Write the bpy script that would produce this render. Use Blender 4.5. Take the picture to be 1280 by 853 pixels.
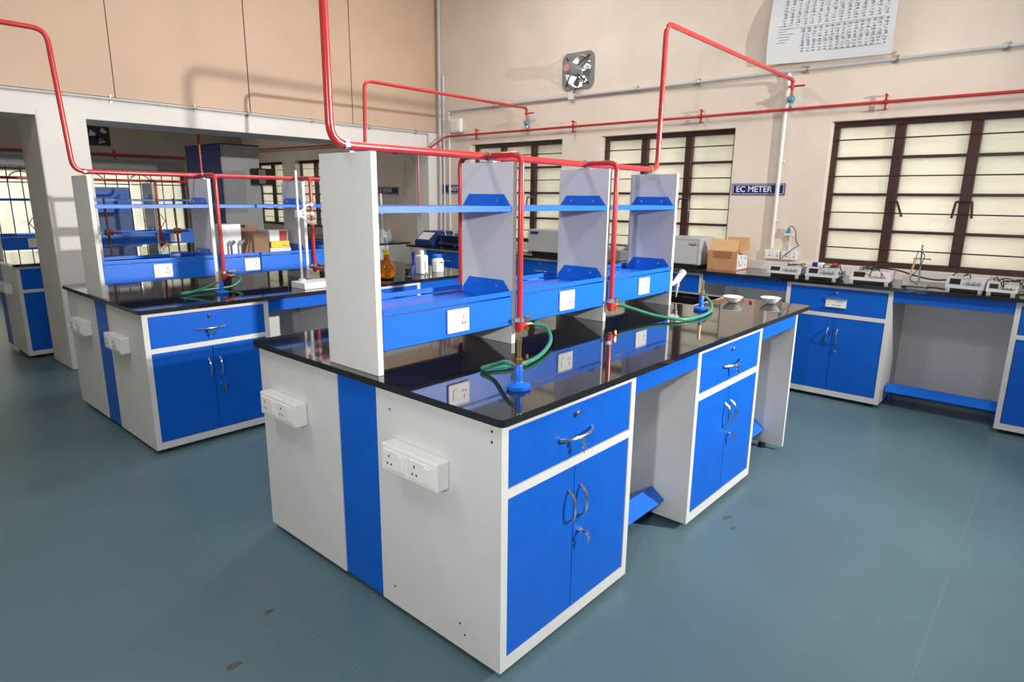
import bpy, bmesh, math, random
from mathutils import Vector, Matrix
random.seed(7)
SC = bpy.context.scene
COL = SC.collection
for o in list(bpy.data.objects):
    bpy.data.objects.remove(o)

# ------------------------------------------------------------------ camera
CAM = Vector((-1.2797, -1.1617, 1.5215))
YAW, TILT, ROLL, FPX = math.radians(41.364), math.radians(12.849), math.radians(0.668), 786.7
cd = bpy.data.cameras.new('camera'); cam = bpy.data.objects.new('camera', cd); COL.objects.link(cam)
fw = Vector((math.cos(YAW)*math.cos(TILT), math.sin(YAW)*math.cos(TILT), -math.sin(TILT)))
rt = Vector((math.sin(YAW), -math.cos(YAW), 0)); up = rt.cross(fw)
r2 = rt*math.cos(ROLL) + up*math.sin(ROLL); u2 = -rt*math.sin(ROLL) + up*math.cos(ROLL)
mw = Matrix((r2, u2, -fw)).transposed().to_4x4(); mw.translation = CAM
cam.matrix_world = mw
cd.sensor_fit = 'HORIZONTAL'; cd.sensor_width = 36; cd.lens = FPX/1280*36
cd.clip_start = 0.02; cd.clip_end = 200
SC.camera = cam

# ------------------------------------------------------------------ world, lights, exposure
W = bpy.data.worlds.new('daylight'); SC.world = W; W.use_nodes = True
bg = W.node_tree.nodes['Background']; bg.inputs[0].default_value = (0.92, 0.97, 1.0, 1); bg.inputs[1].default_value = 5.5
vs = SC.view_settings
vs.view_transform = 'Standard'; vs.look = 'None'; vs.gamma = 1; vs.exposure = 0.37; vs.use_curve_mapping = False

def area(name, loc, target, size, watts, color=(1, 1, 1), sizey=None):
    l = bpy.data.lights.new(name, 'AREA'); l.energy = watts; l.color = color
    l.size = size
    if sizey: l.shape = 'RECTANGLE'; l.size_y = sizey
    else: l.shape = 'DISK'
    o = bpy.data.objects.new(name, l); COL.objects.link(o)
    o.location = loc
    o.rotation_euler = (Vector(target) - Vector(loc)).to_track_quat('-Z', 'Y').to_euler()
    return o
fl = area('flash_head', (2.90, -3.2, 2.36), (0.5, 5.0, 2.0), 0.10, 118, (1.0, 0.97, 0.93)); fl.data.spread = math.radians(104)
f2 = area('camera_flash', (-2.5, -1.08, 1.74), (0.8, 0.9, 1.05), 0.10, 12.5, (1.0, 0.98, 0.96)); f2.data.spread = math.radians(100)
for i, (x, y, w) in enumerate([(-1.5, -2.2, 36), (2.2, -1.5, 38), (-1.5, 2.0, 36), (2.6, 2.9, 42)]):
    area('ambient_fill_%d' % i, (x, y, 4.2), (x, y, 0), 1.2, w, (1.0, 0.985, 0.96), 0.5)  # unseen area lamps added for even ambient light, no fittings modelled
area('back_room_fill', (1.6, 8.0, 3.9), (1.6, 8.0, 0), 1.2, 24, (1, 0.95, 0.89), 0.3)  # unseen fill lamp added to lift the dim back room

# ------------------------------------------------------------------ materials
MATS = {}
def M(name, color, rough=0.5, metal=0.0, spec=0.5, var=0.0, vscale=4.0, bump=0.0, bscale=60.0, trans=0.0, alpha=1.0, coat=0.0, var2=None, ior=1.45, detail=4.0):
    m = bpy.data.materials.new(name); m.use_nodes = True
    nt = m.node_tree; b = nt.nodes['Principled BSDF']
    c = (*color, 1)
    b.inputs['Base Color'].default_value = c
    b.inputs['Roughness'].default_value = rough; b.inputs['Metallic'].default_value = metal
    b.inputs['Specular IOR Level'].default_value = spec; b.inputs['IOR'].default_value = ior
    b.inputs['Transmission Weight'].default_value = trans; b.inputs['Alpha'].default_value = alpha
    b.inputs['Coat Weight'].default_value = coat
    tc = nt.nodes.new('ShaderNodeTexCoord')
    if var > 0:
        n = nt.nodes.new('ShaderNodeTexNoise'); n.inputs['Scale'].default_value = vscale; n.inputs['Detail'].default_value = detail
        nt.links.new(tc.outputs['Object'], n.inputs['Vector'])
        r = nt.nodes.new('ShaderNodeValToRGB'); r.color_ramp.elements[0].position = 0.3; r.color_ramp.elements[1].position = 0.7
        lo = [max(0, v*(1-var)) for v in color]; hi = [min(1, v*(1+var)) for v in color]
        if var2: lo = var2
        r.color_ramp.elements[0].color = (*lo, 1); r.color_ramp.elements[1].color = (*hi, 1)
        nt.links.new(n.outputs['Fac'], r.inputs['Fac']); nt.links.new(r.outputs['Color'], b.inputs['Base Color'])
    if bump > 0:
        n2 = nt.nodes.new('ShaderNodeTexNoise'); n2.inputs['Scale'].default_value = bscale; n2.inputs['Detail'].default_value = 3
        nt.links.new(tc.outputs['Object'], n2.inputs['Vector'])
        bp = nt.nodes.new('ShaderNodeBump'); bp.inputs['Strength'].default_value = bump; bp.inputs['Distance'].default_value = 0.01
        nt.links.new(n2.outputs['Fac'], bp.inputs['Height']); nt.links.new(bp.outputs['Normal'], b.inputs['Normal'])
    MATS[name] = m
    return m
BLUE = M('blue_laminate', (0.0035, 0.108, 0.56), 0.38, spec=0.28, var=0.05, vscale=9)
BLUEP = M('blue_powder_coat', (0.007, 0.145, 0.70), 0.30, spec=0.5, bump=0.12, bscale=260)
NAVY = M('navy_plastic', (0.010, 0.03, 0.16), 0.4)
WHITEL = M('white_laminate', (0.66, 0.665, 0.66), 0.45, var=0.03, vscale=3)
WHITEP = M('white_plastic', (0.80, 0.79, 0.78), 0.35)
WHITER = M('white_card', (0.78, 0.78, 0.80), 0.6)
CREAMP = M('cream_carton', (0.68, 0.63, 0.52), 0.6)
GRAN = M('black_granite', (0.014, 0.013, 0.013), 0.05, spec=0.75, var=0.6, vscale=90, ior=1.65)
BLACK = M('black_plastic', (0.012, 0.012, 0.013), 0.45)
SINKM = M('black_sink', (0.006, 0.006, 0.006), 0.5)
RED = M('red_paint', (0.50, 0.034, 0.034), 0.24, spec=0.65, var=0.12, vscale=14)
REDD = M('red_plastic', (0.45, 0.02, 0.02), 0.4)
CHROME = M('chrome', (0.72, 0.72, 0.72), 0.18, 1.0)
STEEL = M('brushed_steel', (0.52, 0.52, 0.52), 0.35, 1.0)
BRASS = M('brass', (0.62, 0.42, 0.16), 0.3, 1.0)
RUST = M('rusty_iron', (0.14, 0.05, 0.02), 0.7, 0.2, var=0.4, vscale=30)
HOSE = M('green_hose', (0.04, 0.26, 0.165), 0.3)
FLOOR = M('blue_green_vinyl', (0.098, 0.168, 0.196), 0.36, spec=0.35, var=0.10, vscale=1.3, bump=0.02, bscale=18, detail=7)
SEAM = M('vinyl_seam', (0.16, 0.20, 0.20), 0.6)
DIRT = M('dried_mud', (0.10, 0.09, 0.075), 0.9, var=0.3, vscale=40)
PLAST = M('cream_plaster', (0.76, 0.66, 0.565), 0.75, var=0.05, vscale=2.2, bump=0.35, bscale=9)
PLASTW = M('white_plaster', (0.72, 0.69, 0.65), 0.7, var=0.04, vscale=2, bump=0.15, bscale=12)
BOARD = M('tan_board', (0.565, 0.405, 0.295), 0.6, var=0.05, vscale=2)
SEAMD = M('board_joint', (0.16, 0.11, 0.08), 0.8)
DARKW = M('brown_plaster', (0.34, 0.295, 0.24), 0.8, var=0.10, vscale=2)  # darker, browner plaster for the back-room wall
CEIL = M('ceiling_paint', (0.72, 0.71, 0.68), 0.8)
BROWN = M('brown_gloss_paint', (0.052, 0.020, 0.018), 0.32, spec=0.6, var=0.15, vscale=25)
CONDUIT = M('grey_conduit', (0.52, 0.53, 0.55), 0.4)
CONDW = M('white_conduit', (0.72, 0.72, 0.71), 0.4)
GREYP = M('grey_plastic', (0.22, 0.22, 0.23), 0.4)
LGREY = M('light_grey_metal', (0.43, 0.43, 0.44), 0.42)
SIGNB = M('sign_blue', (0.014, 0.022, 0.17), 0.35)
CARD = M('cardboard', (0.50, 0.26, 0.12), 0.8, var=0.08, vscale=12)
CARDL = M('cardboard_inner', (0.62, 0.38, 0.18), 0.8, var=0.05, vscale=12)
CARDD = M('packing_tape', (0.36, 0.15, 0.08), 0.35)
CARDB = M('dull_cardboard', (0.25, 0.15, 0.09), 0.8, var=0.1, vscale=12)
YEL = M('yellow_print', (0.66, 0.55, 0.02), 0.5)
REDC = M('red_print', (0.40, 0.04, 0.03), 0.5)
PAPER = M('poster_paper', (0.72, 0.735, 0.76), 0.45)
INK = M('ink', (0.16, 0.17, 0.20), 0.6)
INKB = M('blue_ink', (0.26, 0.33, 0.47), 0.6)
PINKP = M('pink_label', (0.55, 0.25, 0.24), 0.5)
TEAL = M('blue_valve_paint', (0.02, 0.28, 0.42), 0.35)
HOODW = M('hood_panel', (0.56, 0.575, 0.57), 0.45)
HOODB = M('hood_blue', (0.012, 0.026, 0.12), 0.5)
PALEB = M('pale_blue_metal', (0.13, 0.22, 0.50), 0.5)
LEAF = M('leaf_green', (0.055, 0.115, 0.006), 0.6, var=0.5, vscale=8)
ORANGE = M('orange_liquid', (0.90, 0.32, 0.02), 0.05, trans=0.85, ior=1.33)
GLASS = M('clear_glass', (0.93, 0.96, 0.96), 0.02, trans=1.0, ior=1.3)
BLUEG = M('cobalt_glass', (0.02, 0.04, 0.5), 0.1, trans=0.5)
DISPLAY = M('dark_display', (0.012, 0.008, 0.008), 0.2)
CLOUDY = M('cloudy_glass', (0.75, 0.80, 0.80), 0.15, trans=0.55, ior=1.3)
CREAMG = M('warm_grey_case', (0.50, 0.46, 0.45), 0.4)
PORC = M('porcelain', (0.82, 0.82, 0.80), 0.2)
def pane_mat():
    m = bpy.data.materials.new('frosted_pane'); m.use_nodes = True; nt = m.node_tree
    nt.nodes.remove(nt.nodes['Principled BSDF']); out = nt.nodes['Material Output']
    tc = nt.nodes.new('ShaderNodeTexCoord'); n = nt.nodes.new('ShaderNodeTexNoise'); n.inputs['Scale'].default_value = 1.6
    r = nt.nodes.new('ShaderNodeValToRGB')
    r.color_ramp.elements[0].position = .3; r.color_ramp.elements[1].position = .7
    r.color_ramp.elements[0].color = (0.72, 0.70, 0.60, 1); r.color_ramp.elements[1].color = (0.83, 0.79, 0.70, 1)
    nt.links.new(tc.outputs['Object'], n.inputs['Vector']); nt.links.new(n.outputs['Fac'], r.inputs['Fac'])
    d = nt.nodes.new('ShaderNodeBsdfDiffuse'); t = nt.nodes.new('ShaderNodeBsdfTranslucent'); g = nt.nodes.new('ShaderNodeBsdfGlossy')
    g.inputs['Roughness'].default_value = 0.35
    for s in (d, t): nt.links.new(r.outputs['Color'], s.inputs['Color'])
    m1 = nt.nodes.new('ShaderNodeMixShader'); m1.inputs[0].default_value = 0.45
    m2 = nt.nodes.new('ShaderNodeMixShader'); m2.inputs[0].default_value = 0.06
    nt.links.new(d.outputs[0], m1.inputs[1]); nt.links.new(t.outputs[0], m1.inputs[2])
    nt.links.new(m1.outputs[0], m2.inputs[1]); nt.links.new(g.outputs[0], m2.inputs[2]); nt.links.new(m2.outputs[0], out.inputs['Surface'])
    return m
PANE = pane_mat()

# ------------------------------------------------------------------ mesh helpers
OFF = {}
ZS = 1.0   # height factor of the bench being built
def off(o): return OFF.get(o.name, Vector((0, 0, 0))) if o else Vector((0, 0, 0))
class MB:
    def __init__(s, T=None): s.v = []; s.f = []; s.T = T
    def add(s, vs, fs):
        b = len(s.v)
        for v in vs:
            v = Vector(v)
            v = s.T(v) if s.T else v
            s.v.append(Vector((v.x, v.y, v.z*ZS)))
        for f in fs: s.f.append([b+i for i in f])
        return s
    def box(s, x0, y0, z0, x1, y1, z1):
        return s.add([(x, y, z) for x in (x0, x1) for y in (y0, y1) for z in (z0, z1)],
                     [(0, 1, 3, 2), (4, 6, 7, 5), (0, 4, 5, 1), (2, 3, 7, 6), (0, 2, 6, 4), (1, 5, 7, 3)])
    def cyl(s, p0, p1, r0, n=12, r1=None, cap=True):
        p0 = Vector(p0); p1 = Vector(p1); r1 = r0 if r1 is None else r1
        d = (p1-p0).normalized(); a = d.orthogonal().normalized(); b = d.cross(a)
        vs = [p0+(a*math.cos(t)+b*math.sin(t))*r0 for t in [2*math.pi*i/n for i in range(n)]]
        vs += [p1+(a*math.cos(t)+b*math.sin(t))*r1 for t in [2*math.pi*i/n for i in range(n)]]
        fs = [(i, (i+1) % n, n+(i+1) % n, n+i) for i in range(n)]
        if cap: fs += [tuple(range(n))[::-1], tuple(range(n, 2*n))]
        return s.add(vs, fs)
    def tube(s, pts, r, n=10, fillet=0.0, k=5, closed=False):
        P = [Vector(p) for p in pts]
        if fillet > 0:
            Q = [P[0]]
            for i in range(1, len(P)-1):
                a = P[i-1]-P[i]; b = P[i+1]-P[i]; fl = min(fillet, a.length*.48, b.length*.48)
                A = P[i]+a.normalized()*fl; B = P[i]+b.normalized()*fl
                for j in range(k+1):
                    t = j/k; Q.append(A*(1-t)**2+P[i]*2*t*(1-t)+B*t*t)
            Q.append(P[-1]); P = Q
        t0 = (P[1]-P[0]).normalized(); a = t0.orthogonal().normalized(); vs = []; fs = []
        for i, p in enumerate(P):
            t = (P[min(i+1, len(P)-1)]-P[max(i-1, 0)]).normalized()
            a = (a - t*a.dot(t)).normalized(); b = t.cross(a)
            vs += [p+(a*math.cos(q)+b*math.sin(q))*r for q in [2*math.pi*j/n for j in range(n)]]
        for i in range(len(P)-1):
            for j in range(n): fs.append((i*n+j, i*n+(j+1) % n, (i+1)*n+(j+1) % n, (i+1)*n+j))
        fs += [tuple(range(n))[::-1], tuple(range((len(P)-1)*n, len(P)*n))]
        return s.add(vs, fs)
    def lathe(s, prof, c=(0, 0, 0), n=20):
        c = Vector(c); vs = []; fs = []
        for (r, z) in prof:
            for j in range(n):
                q = 2*math.pi*j/n; vs.append(c+Vector((max(r, 1e-4)*math.cos(q), max(r, 1e-4)*math.sin(q), z)))
        for i in range(len(prof)-1):
            for j in range(n): fs.append((i*n+j, i*n+(j+1) % n, (i+1)*n+(j+1) % n, (i+1)*n+j))
        fs += [tuple(range(n))[::-1], tuple(range((len(prof)-1)*n, len(prof)*n))]
        return s.add(vs, fs)
    def prism(s, poly, axis, a, b):
        def P(p, h):
            if axis == 'x': return (h, p[0], p[1])
            if axis == 'y': return (p[0], h, p[1])
            return (p[0], p[1], h)
        n = len(poly)
        return s.add([P(p, a) for p in poly]+[P(p, b) for p in poly],
                     [tuple(range(n)), tuple(range(n, 2*n))[::-1]]+[(i, (i+1) % n, n+(i+1) % n, n+i) for i in range(n)])
    def build(s, name, mat, parent=None, smooth=False, bevel=0.0, seg=2):
        o0 = off(parent)
        me = bpy.data.meshes.new(name)
        me.from_pydata([v-o0 for v in s.v], [], s.f)
        bm = bmesh.new(); bm.from_mesh(me); bmesh.ops.recalc_face_normals(bm, faces=bm.faces)
        bm.to_mesh(me); bm.free()
        me.materials.append(mat)
        ob = bpy.data.objects.new(name, me); COL.objects.link(ob)
        if parent: ob.parent = parent
        OFF[ob.name] = o0
        if smooth:
            for p in me.polygons: p.use_smooth = True
            me.set_sharp_from_angle(angle=math.radians(38))
        if bevel > 0:
            md = ob.modifiers.new('bevel', 'BEVEL'); md.width = bevel; md.segments = seg; md.limit_method = 'ANGLE'; md.harden_normals = False
        return ob
def catmull(pts, k=8):
    P = [Vector(p) for p in pts]; P = [P[0]*2-P[1]]+P+[P[-1]*2-P[-2]]; out = []
    for i in range(1, len(P)-2):
        for j in range(k):
            t = j/k
            out.append(0.5*((2*P[i])+(P[i+1]-P[i-1])*t+(2*P[i-1]-5*P[i]+4*P[i+1]-P[i+2])*t*t+(3*P[i]-P[i-1]-3*P[i+1]+P[i+2])*t**3))
    out.append(P[-2]); return out
def tag(o, label=None, cat=None, group=None, kind=None):
    if label: o['label'] = label
    if cat: o['category'] = cat
    if group: o['group'] = group
    if kind: o['kind'] = kind
    return o
def thing(name, label, cat, loc, group=None, kind=None):
    o = bpy.data.objects.new(name, None); COL.objects.link(o); loc = Vector(loc); loc.z *= ZS; o.location = loc; o.empty_display_size = .05
    OFF[o.name] = loc
    return tag(o, label, cat, group, kind)
def struct(o): o['kind'] = 'structure'; return o
def text(name, body, size, mat, parent, M4, extrude=0.0008, space=1.0):
    c = bpy.data.curves.new(name, 'FONT'); c.body = body; c.size = size; c.extrude = extrude; c.align_x = 'CENTER'; c.align_y = 'CENTER'
    c.space_character = space; c.resolution_u = 3; c.offset = size*.012
    c.materials.append(mat)
    tmp = bpy.data.objects.new(name+'_curve', c); COL.objects.link(tmp)
    me = bpy.data.meshes.new_from_object(tmp.evaluated_get(bpy.context.evaluated_depsgraph_get()))
    bpy.data.objects.remove(tmp); me.name = name
    o = bpy.data.objects.new(name, me); COL.objects.link(o); o.parent = parent
    M4 = M4.copy(); M4.translation = M4.translation - off(parent)
    o.matrix_local = M4; o['kind'] = 'stuff'
    return o
def facing(loc, right, upv=(0, 0, 1)):
    r = Vector(right).normalized(); u = Vector(upv).normalized(); n = r.cross(u)
    m = Matrix((r, u, n)).transposed().to_4x4(); m.translation = Vector(loc); return m

# ------------------------------------------------------------------ room shell
WX, WY, YB, H = 4.48, 5.23, 10.6, 4.3
struct(MB().box(-5, -6, -0.1, WX+.3, YB+.3, 0).build('floor', FLOOR))
FLO = bpy.data.objects['floor']
MB().box(.85, -.987, .0002, 4.4, -.984, .0007).build('seam', SEAM, FLO); MB().box(-.283, -.6, .0002, -.280, 2.7, .0007).build('seam', SEAM, FLO)
MB().box(1.76, -1.4, .0002, 1.762, -.75, .0007).build('seam', SEAM, FLO)
struct(MB().box(-5.2, -6.2, H, WX+.3, YB+.3, H+.1).build('ceiling', CEIL))
struct(MB().box(-5.2, -6.2, 0, -5, YB+.3, H).build('wall_west', PLAST))
struct(MB().box(-5, -6.2, 0, WX, -6, H).build('wall_rear', PLAST))

def holed_wall(name, mat, axis, p0, p1, a0, a1, holes):
    """slab between p0..p1 on the given axis, along a0..a1, with rectangular openings (a,b,z0,z1)"""
    A = sorted({a0, a1, *[h[0] for h in holes], *[h[1] for h in holes]})
    Z = sorted({0.0, H, *[h[2] for h in holes], *[h[3] for h in holes]})
    mb = MB()
    idx = {}
    def cell(i, k):
        ca, cz = (A[i]+A[i+1])/2, (Z[k]+Z[k+1])/2
        return not any(h[0] < ca < h[1] and h[2] < cz < h[3] for h in holes)
    for i in range(len(A)-1):
        k = 0
        while k < len(Z)-1:
            if not cell(i, k): k += 1; continue
            j = k
            while j < len(Z)-1 and cell(i, j): j += 1
            if axis == 'x': mb.box(p0, A[i], Z[k], p1, A[i+1], Z[j])
            else: mb.box(A[i], p0, Z[k], A[i+1], p1, Z[j])
            k = j
    return struct(mb.build(name, mat))
ZSILL, ZT = 1.0, 2.155
WIN = [(-0.99, 0.468), (1.268, 2.708), (3.208, 4.636)]
FAN = (2.855, 3.185, 2.6625, 2.9925)
holes = [(a, b, ZSILL, ZT) for a, b in WIN] + [(-3.4, -1.96, ZSILL, ZT)] + [FAN] + [(7.35, 8.79, ZSILL, 2.08), (9.2, 10.2, ZSILL, 2.08)]
holed_wall('wall_right', PLAST, 'x', WX, WX+.22, -6, YB, holes)
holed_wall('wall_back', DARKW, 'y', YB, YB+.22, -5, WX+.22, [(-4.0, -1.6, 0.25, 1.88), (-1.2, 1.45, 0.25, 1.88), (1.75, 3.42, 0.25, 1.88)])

def window(n, axis, c, a, b, z0, z1, mull, label=None, rods=True, mat=BROWN):
    """wooden window in a wall opening: frame, mullions, transoms, thin security rods, frosted panes"""
    t = thing('window_%d' % n, None, None, (c, a, z0) if axis == 'x' else (a, c, z0), kind='structure')
    def B(mb, a0, d0, q0, a1, d1, q1):
        d0 += .055; d1 += .055
        return mb.box(c+d0, a0, q0, c+d1, a1, q1) if axis == 'x' else mb.box(a0, c+d0, q0, a1, c+d1, q1)
    fr = MB(); fwd = 0.045
    B(fr, a, .03, z0, b, .10, z0+fwd); B(fr, a, .03, z1-fwd, b, .10, z1); B(fr, a, .031, z0+fwd, a+fwd, .099, z1-fwd); B(fr, b-fwd, .031, z0+fwd, b, .099, z1-fwd)
    fr.build('window_frame', mat, t, bevel=.004)
    L = (b-a)/mull
    for i in range(1, mull):
        m = MB(); B(m, a+i*L-.036, .02, z0+fwd, a+i*L+.036, .105, z1-fwd); m.build('mullion', mat, t, bevel=.005)
        h = MB(); zh = z0+.50*(z1-z0)-.05
        for sg in (-1, 1):
            if sg == -1 or i < mull-1:
                ya = a+i*L+sg*.05
                if axis == 'x': h.tube([(c+.075, a+i*L, zh), (c+.043, ya, zh), (c+.035, ya+sg*.012*(1 if i % 2 else 4), zh-.12)], .009, 8, .01)
        if axis == 'x': h.build('latch', STEEL if False else BROWN, t, smooth=True)
    hgt = (z1-z0)/4
    for k in range(4):
        z = z0+k*hgt
        for i in range(mull):
            p = MB(); B(p, a+i*L+.012, .062, z+.006, a+(i+1)*L-.012, .068, z+hgt-.006); p.build('pane', PANE, t)
        if k:
            m = MB(); B(m, a+.02, .028, z-.011, b-.02, .074, z+.011); m.build('transom', mat, t, bevel=.003)
        if rods:
            m = MB(); zz = z+hgt*.5
            m.tube([(c+.077, a+.01, zz), (c+.077, b-.01, zz)] if axis == 'x' else [(a+.01, c+.022, zz), (b-.01, c+.022, zz)], .0055, 6)
            m.build('security_rod', mat, t, smooth=True)
    return t
for i, (a, b) in enumerate(WIN): window(i+1, 'x', WX, a, b, ZSILL, ZT, 3)
window(9, 'x', WX, -3.4, -1.96, ZSILL, ZT, 3)
window(4, 'x', WX, 7.35, 8.79, ZSILL, 2.08, 3)
window(5, 'x', WX, 9.2, 10.2, ZSILL, 2.08, 2)

def grille_window(n, a, b, z0, z1):
    t = thing('window_%d' % n, None, None, (a, YB, z0), kind='structure')
    fr = MB()
    for q in ((a, z0, b, z0+.05), (a, z1-.05, b, z1), (a, z0, a+.05, z1), (b-.05, z0, b, z1)): fr.box(q[0], YB+.08, q[1], q[2], YB+.14, q[3])
    fr.build('window_frame', GREYP, t)
    k = max(2, round((b-a)/.8)); L = (b-a)/k
    for i in range(k):
        MB().box(a+i*L, YB+.10, z0, a+(i+1)*L-.01, YB+.11, z1).build('pane', PANE, t)
    g = MB(); y = YB-.03; r = .008; s = .17; zm = (z0+z1)/2
    x = a+.08; j = 0
    while x < b-.05:
        if j % 4 == 2:
            g.tube([(x, y, z0), (x, y, zm-.24)], r, 5); g.tube([(x, y, zm+.24), (x, y, z1)], r, 5)
            g.tube([(x, y, zm-.24), (x-.16, y, zm), (x, y, zm+.24), (x+.16, y, zm), (x, y, zm-.24)], r, 5)
            g.tube([(x-.08, y, zm-.12), (x+.08, y, zm+.12)], r, 5); g.tube([(x+.08, y, zm-.12), (x-.08, y, zm+.12)], r, 5)
            g.tube([(x-s+s*math.cos(q)*1, y, z1-.22+.16*math.sin(q)) for q in [math.pi*i/8 for i in range(9)]], r, 5)
        else: g.tube([(x, y, z0), (x, y, z1)], r, 5)
        x += s; j += 1
    for z in (z0+.02, zm-.24, z1-.22, z1-.02): g.tube([(a, y, z), (b, y, z)], r, 5)
    tag(g.build('grille', BLACK, t), 'black wrought iron window grille')
    return t
grille_window(6, -4.0, -1.6, .25, 1.88); grille_window(7, -1.2, 1.45, .25, 1.88); grille_window(8, 1.75, 3.42, .25, 1.88)
struct(MB().box(-5, YB-.03, 1.90, 3.4, YB, 2.05).build('trim_lintel', GREYP))

# left wall: columns, beam and boards above, open to the back room
CX0, CX1 = 0.165, 0.52
struct(MB().box(CX0, WY, 0, CX1, WY+.58, 2.2).build('wall_left_column', PLASTW, bevel=.012))
struct(MB().box(4.31, WY, 0, WX, WY+.26, 2.2).build('wall_left_corner_pillar', PLASTW, bevel=.008))
struct(MB().box(-5, WY+.002, 2.125, WX, WY+.58, 2.32).build('wall_left_beam', PLASTW, bevel=.006))
wl = struct(MB().box(-5, WY+.045, 2.32, WX, WY+.3, H).build('wall_left', SEAMD))
edges = [-4.1, -2.88, -1.66, -0.44, 0.765, 1.975, 3.19, WX]
for i in range(len(edges)-1):
    x0, x1 = edges[i]+.004, edges[i+1]-.004
    d = random.uniform(-.006, .006)
    MB().box(x0, WY+.012+d, 2.325, x1, WY+.044, H-.02).build('board', BOARD, wl, bevel=.003)

# floor scuffs
for (x, y, r) in [(1.545, -.092, .045), (1.465, -.16, .028), (-.325, .876, .030), (-.537, .704, .035)]:
    mb = MB(); pts = []
    for j in range(11):
        q = 2*math.pi*j/11; rr = r*random.uniform(.35, 1); pts.append((x+rr*math.cos(q), y+rr*.6*math.sin(q)))
    mb.prism(pts, 'z', 0.0004, 0.0012)
    tag(mb.build('mud_mark', DIRT), {1.545: 'larger dried mud mark on floor beside the central bench', 1.465: 'smaller dried mud mark nearer the camera beside the central bench', -.325: 'small brown scuff on floor left of the central bench', -.537: 'brown scuff on floor nearest the camera, left foreground'}[x], 'stain')

# ------------------------------------------------------------------ cabinets and benches
ZB, ZT1, ZTOP = 0.03, 0.875, 0.90
def frame(ox, oy, u, v):
    u = Vector((*u, 0)); v = Vector((*v, 0)); o = Vector((ox, oy, 0))
    return lambda p: o+u*p[0]+v*p[1]+Vector((0, 0, p[2]))
def d_handle(T, p, q, out=.028, r=.005):
    """arched pull between p and q (u,z on the front face), standing off the front"""
    (u0, z0), (u1, z1) = p, q
    pts = []
    for i in range(9):
        t = i/8; h = out*math.sin(math.pi*t)**.55
        pts.append((u0+(u1-u0)*t, -h+.001, z0+(z1-z0)*t))
    return MB(T).tube(pts, r, 8)
def lock(T, u, z, key=False):
    m = MB(T); m.cyl((u, .004, z), (u, -.008, z), .011, 14); m.cyl((u, -.008, z), (u, -.013, z), .008, 12)
    return m
def key(T, u, z):
    m = MB(T); m.box(u-.0012, -.034, z-.005, u+.0012, -.012, z+.005)
    m.cyl((u, -.036, z-.004), (u, -.033, z-.004), .011, 12)
    m.box(u+.006, -.035, z-.055, u+.010, -.033, z-.008); m.cyl((u+.008, -.036, z-.028), (u+.008, -.033, z-.028), .010, 10)
    return m
def cabinet(label, T, w, d, style='pull', zt=ZT1, keys=(False, False), group=None, detail=True):
    base = T(Vector((w/2, d/2, 0)))
    c = thing('base_cabinet', label, 'cabinet', base, group)
    b = MB(T); t = .018
    b.box(0, .02, ZB, t, d, zt); b.box(w-t, .02, ZB, w, d, zt); b.box(t, d-t, ZB, w-t, d, zt); b.box(t, .02, ZB, w-t, d-t, ZB+t); b.box(t, .02, zt-t, w-t, d-t, zt)
    b.build('carcass', WHITEL, c)
    s = .030; zr0, zr1 = zt-.245, zt-.215
    f = MB(T); f.box(0, 0, ZB, s, .02, zt); f.box(w-s, 0, ZB, w, .02, zt); f.box(s, 0, zt-.022, w-s, .02, zt); f.box(s, 0, zr0, w-s, .02, zr1); f.box(s, 0, ZB, w-s, .02, ZB+.042)
    tag(f.build('face_frame', WHITEL, c), 'white frame around the blue fronts')
    g = .003; mid = w/2
    dr = MB(T).box(s+g, .003, zr1+g, w-s-g, .019, zt-.022-g).build('drawer', BLUE, c, bevel=.0015)
    dz = (zr1+zt-.022)/2
    lock(T, mid, dz+.062).build('lock', CHROME, dr, smooth=True)
    if style == 'pull':
        d_handle(T, (mid-.095, dz-.012), (mid+.095, dz-.012), .030, .006).build('handle', CHROME, dr, smooth=True)
        if keys[0]: key(T, mid-.01, dz-.02).build('key', CHROME, dr)
    else:
        h = MB(T); h.box(mid-.075, -.010, dz-.052, mid+.075, .004, dz-.046); h.box(mid-.075, -.010, dz+.012, mid+.075, .004, dz+.022)
        h.build('label_holder', CHROME, dr)
        MB(T).box(mid-.072, -.004, dz-.050, mid+.072, .0025, dz+.012).build('card', WHITER, dr)
        k = MB(T)
        for row, z in enumerate((dz-.006, dz-.032)):
            x = mid-.060
            while x < mid+.055:
                L = random.uniform(.006, .02); 
                if random.random() < .75: k.box(x, -.0052, z-.004, x+L*.6, -.0042, z+random.uniform(.001, .005))
                x += L+.004
        tag(k.build('writing', INK, dr), kind='stuff')
    for i, (u0, u1) in enumerate(((s+g, mid-.0015), (mid+.0015, w-s-g))):
        do = MB(T).box(u0, .003, ZB+.042+g, u1, .019, zr0-g).build('door', BLUE, c, bevel=.0015)
        uh = u1-.030 if i == 0 else u0+.035
        zh = zr0-.145
        d_handle(T, (uh, zh-.062), (uh, zh+.062), .030, .0055).build('handle', CHROME, do, smooth=True)
        if i == 1:
            lock(T, uh, zh-.115).build('lock', CHROME, do, smooth=True)
            if keys[1]: key(T, uh, zh-.115).build('key', CHROME, do)
    for uu in (.06, w-.06):
        for vv in (.05, d-.05):
            MB(T).cyl((uu, vv, 0), (uu, vv, ZB+.002), .022, 12).build('levelling_foot', BLACK, c)
    return c
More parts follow.
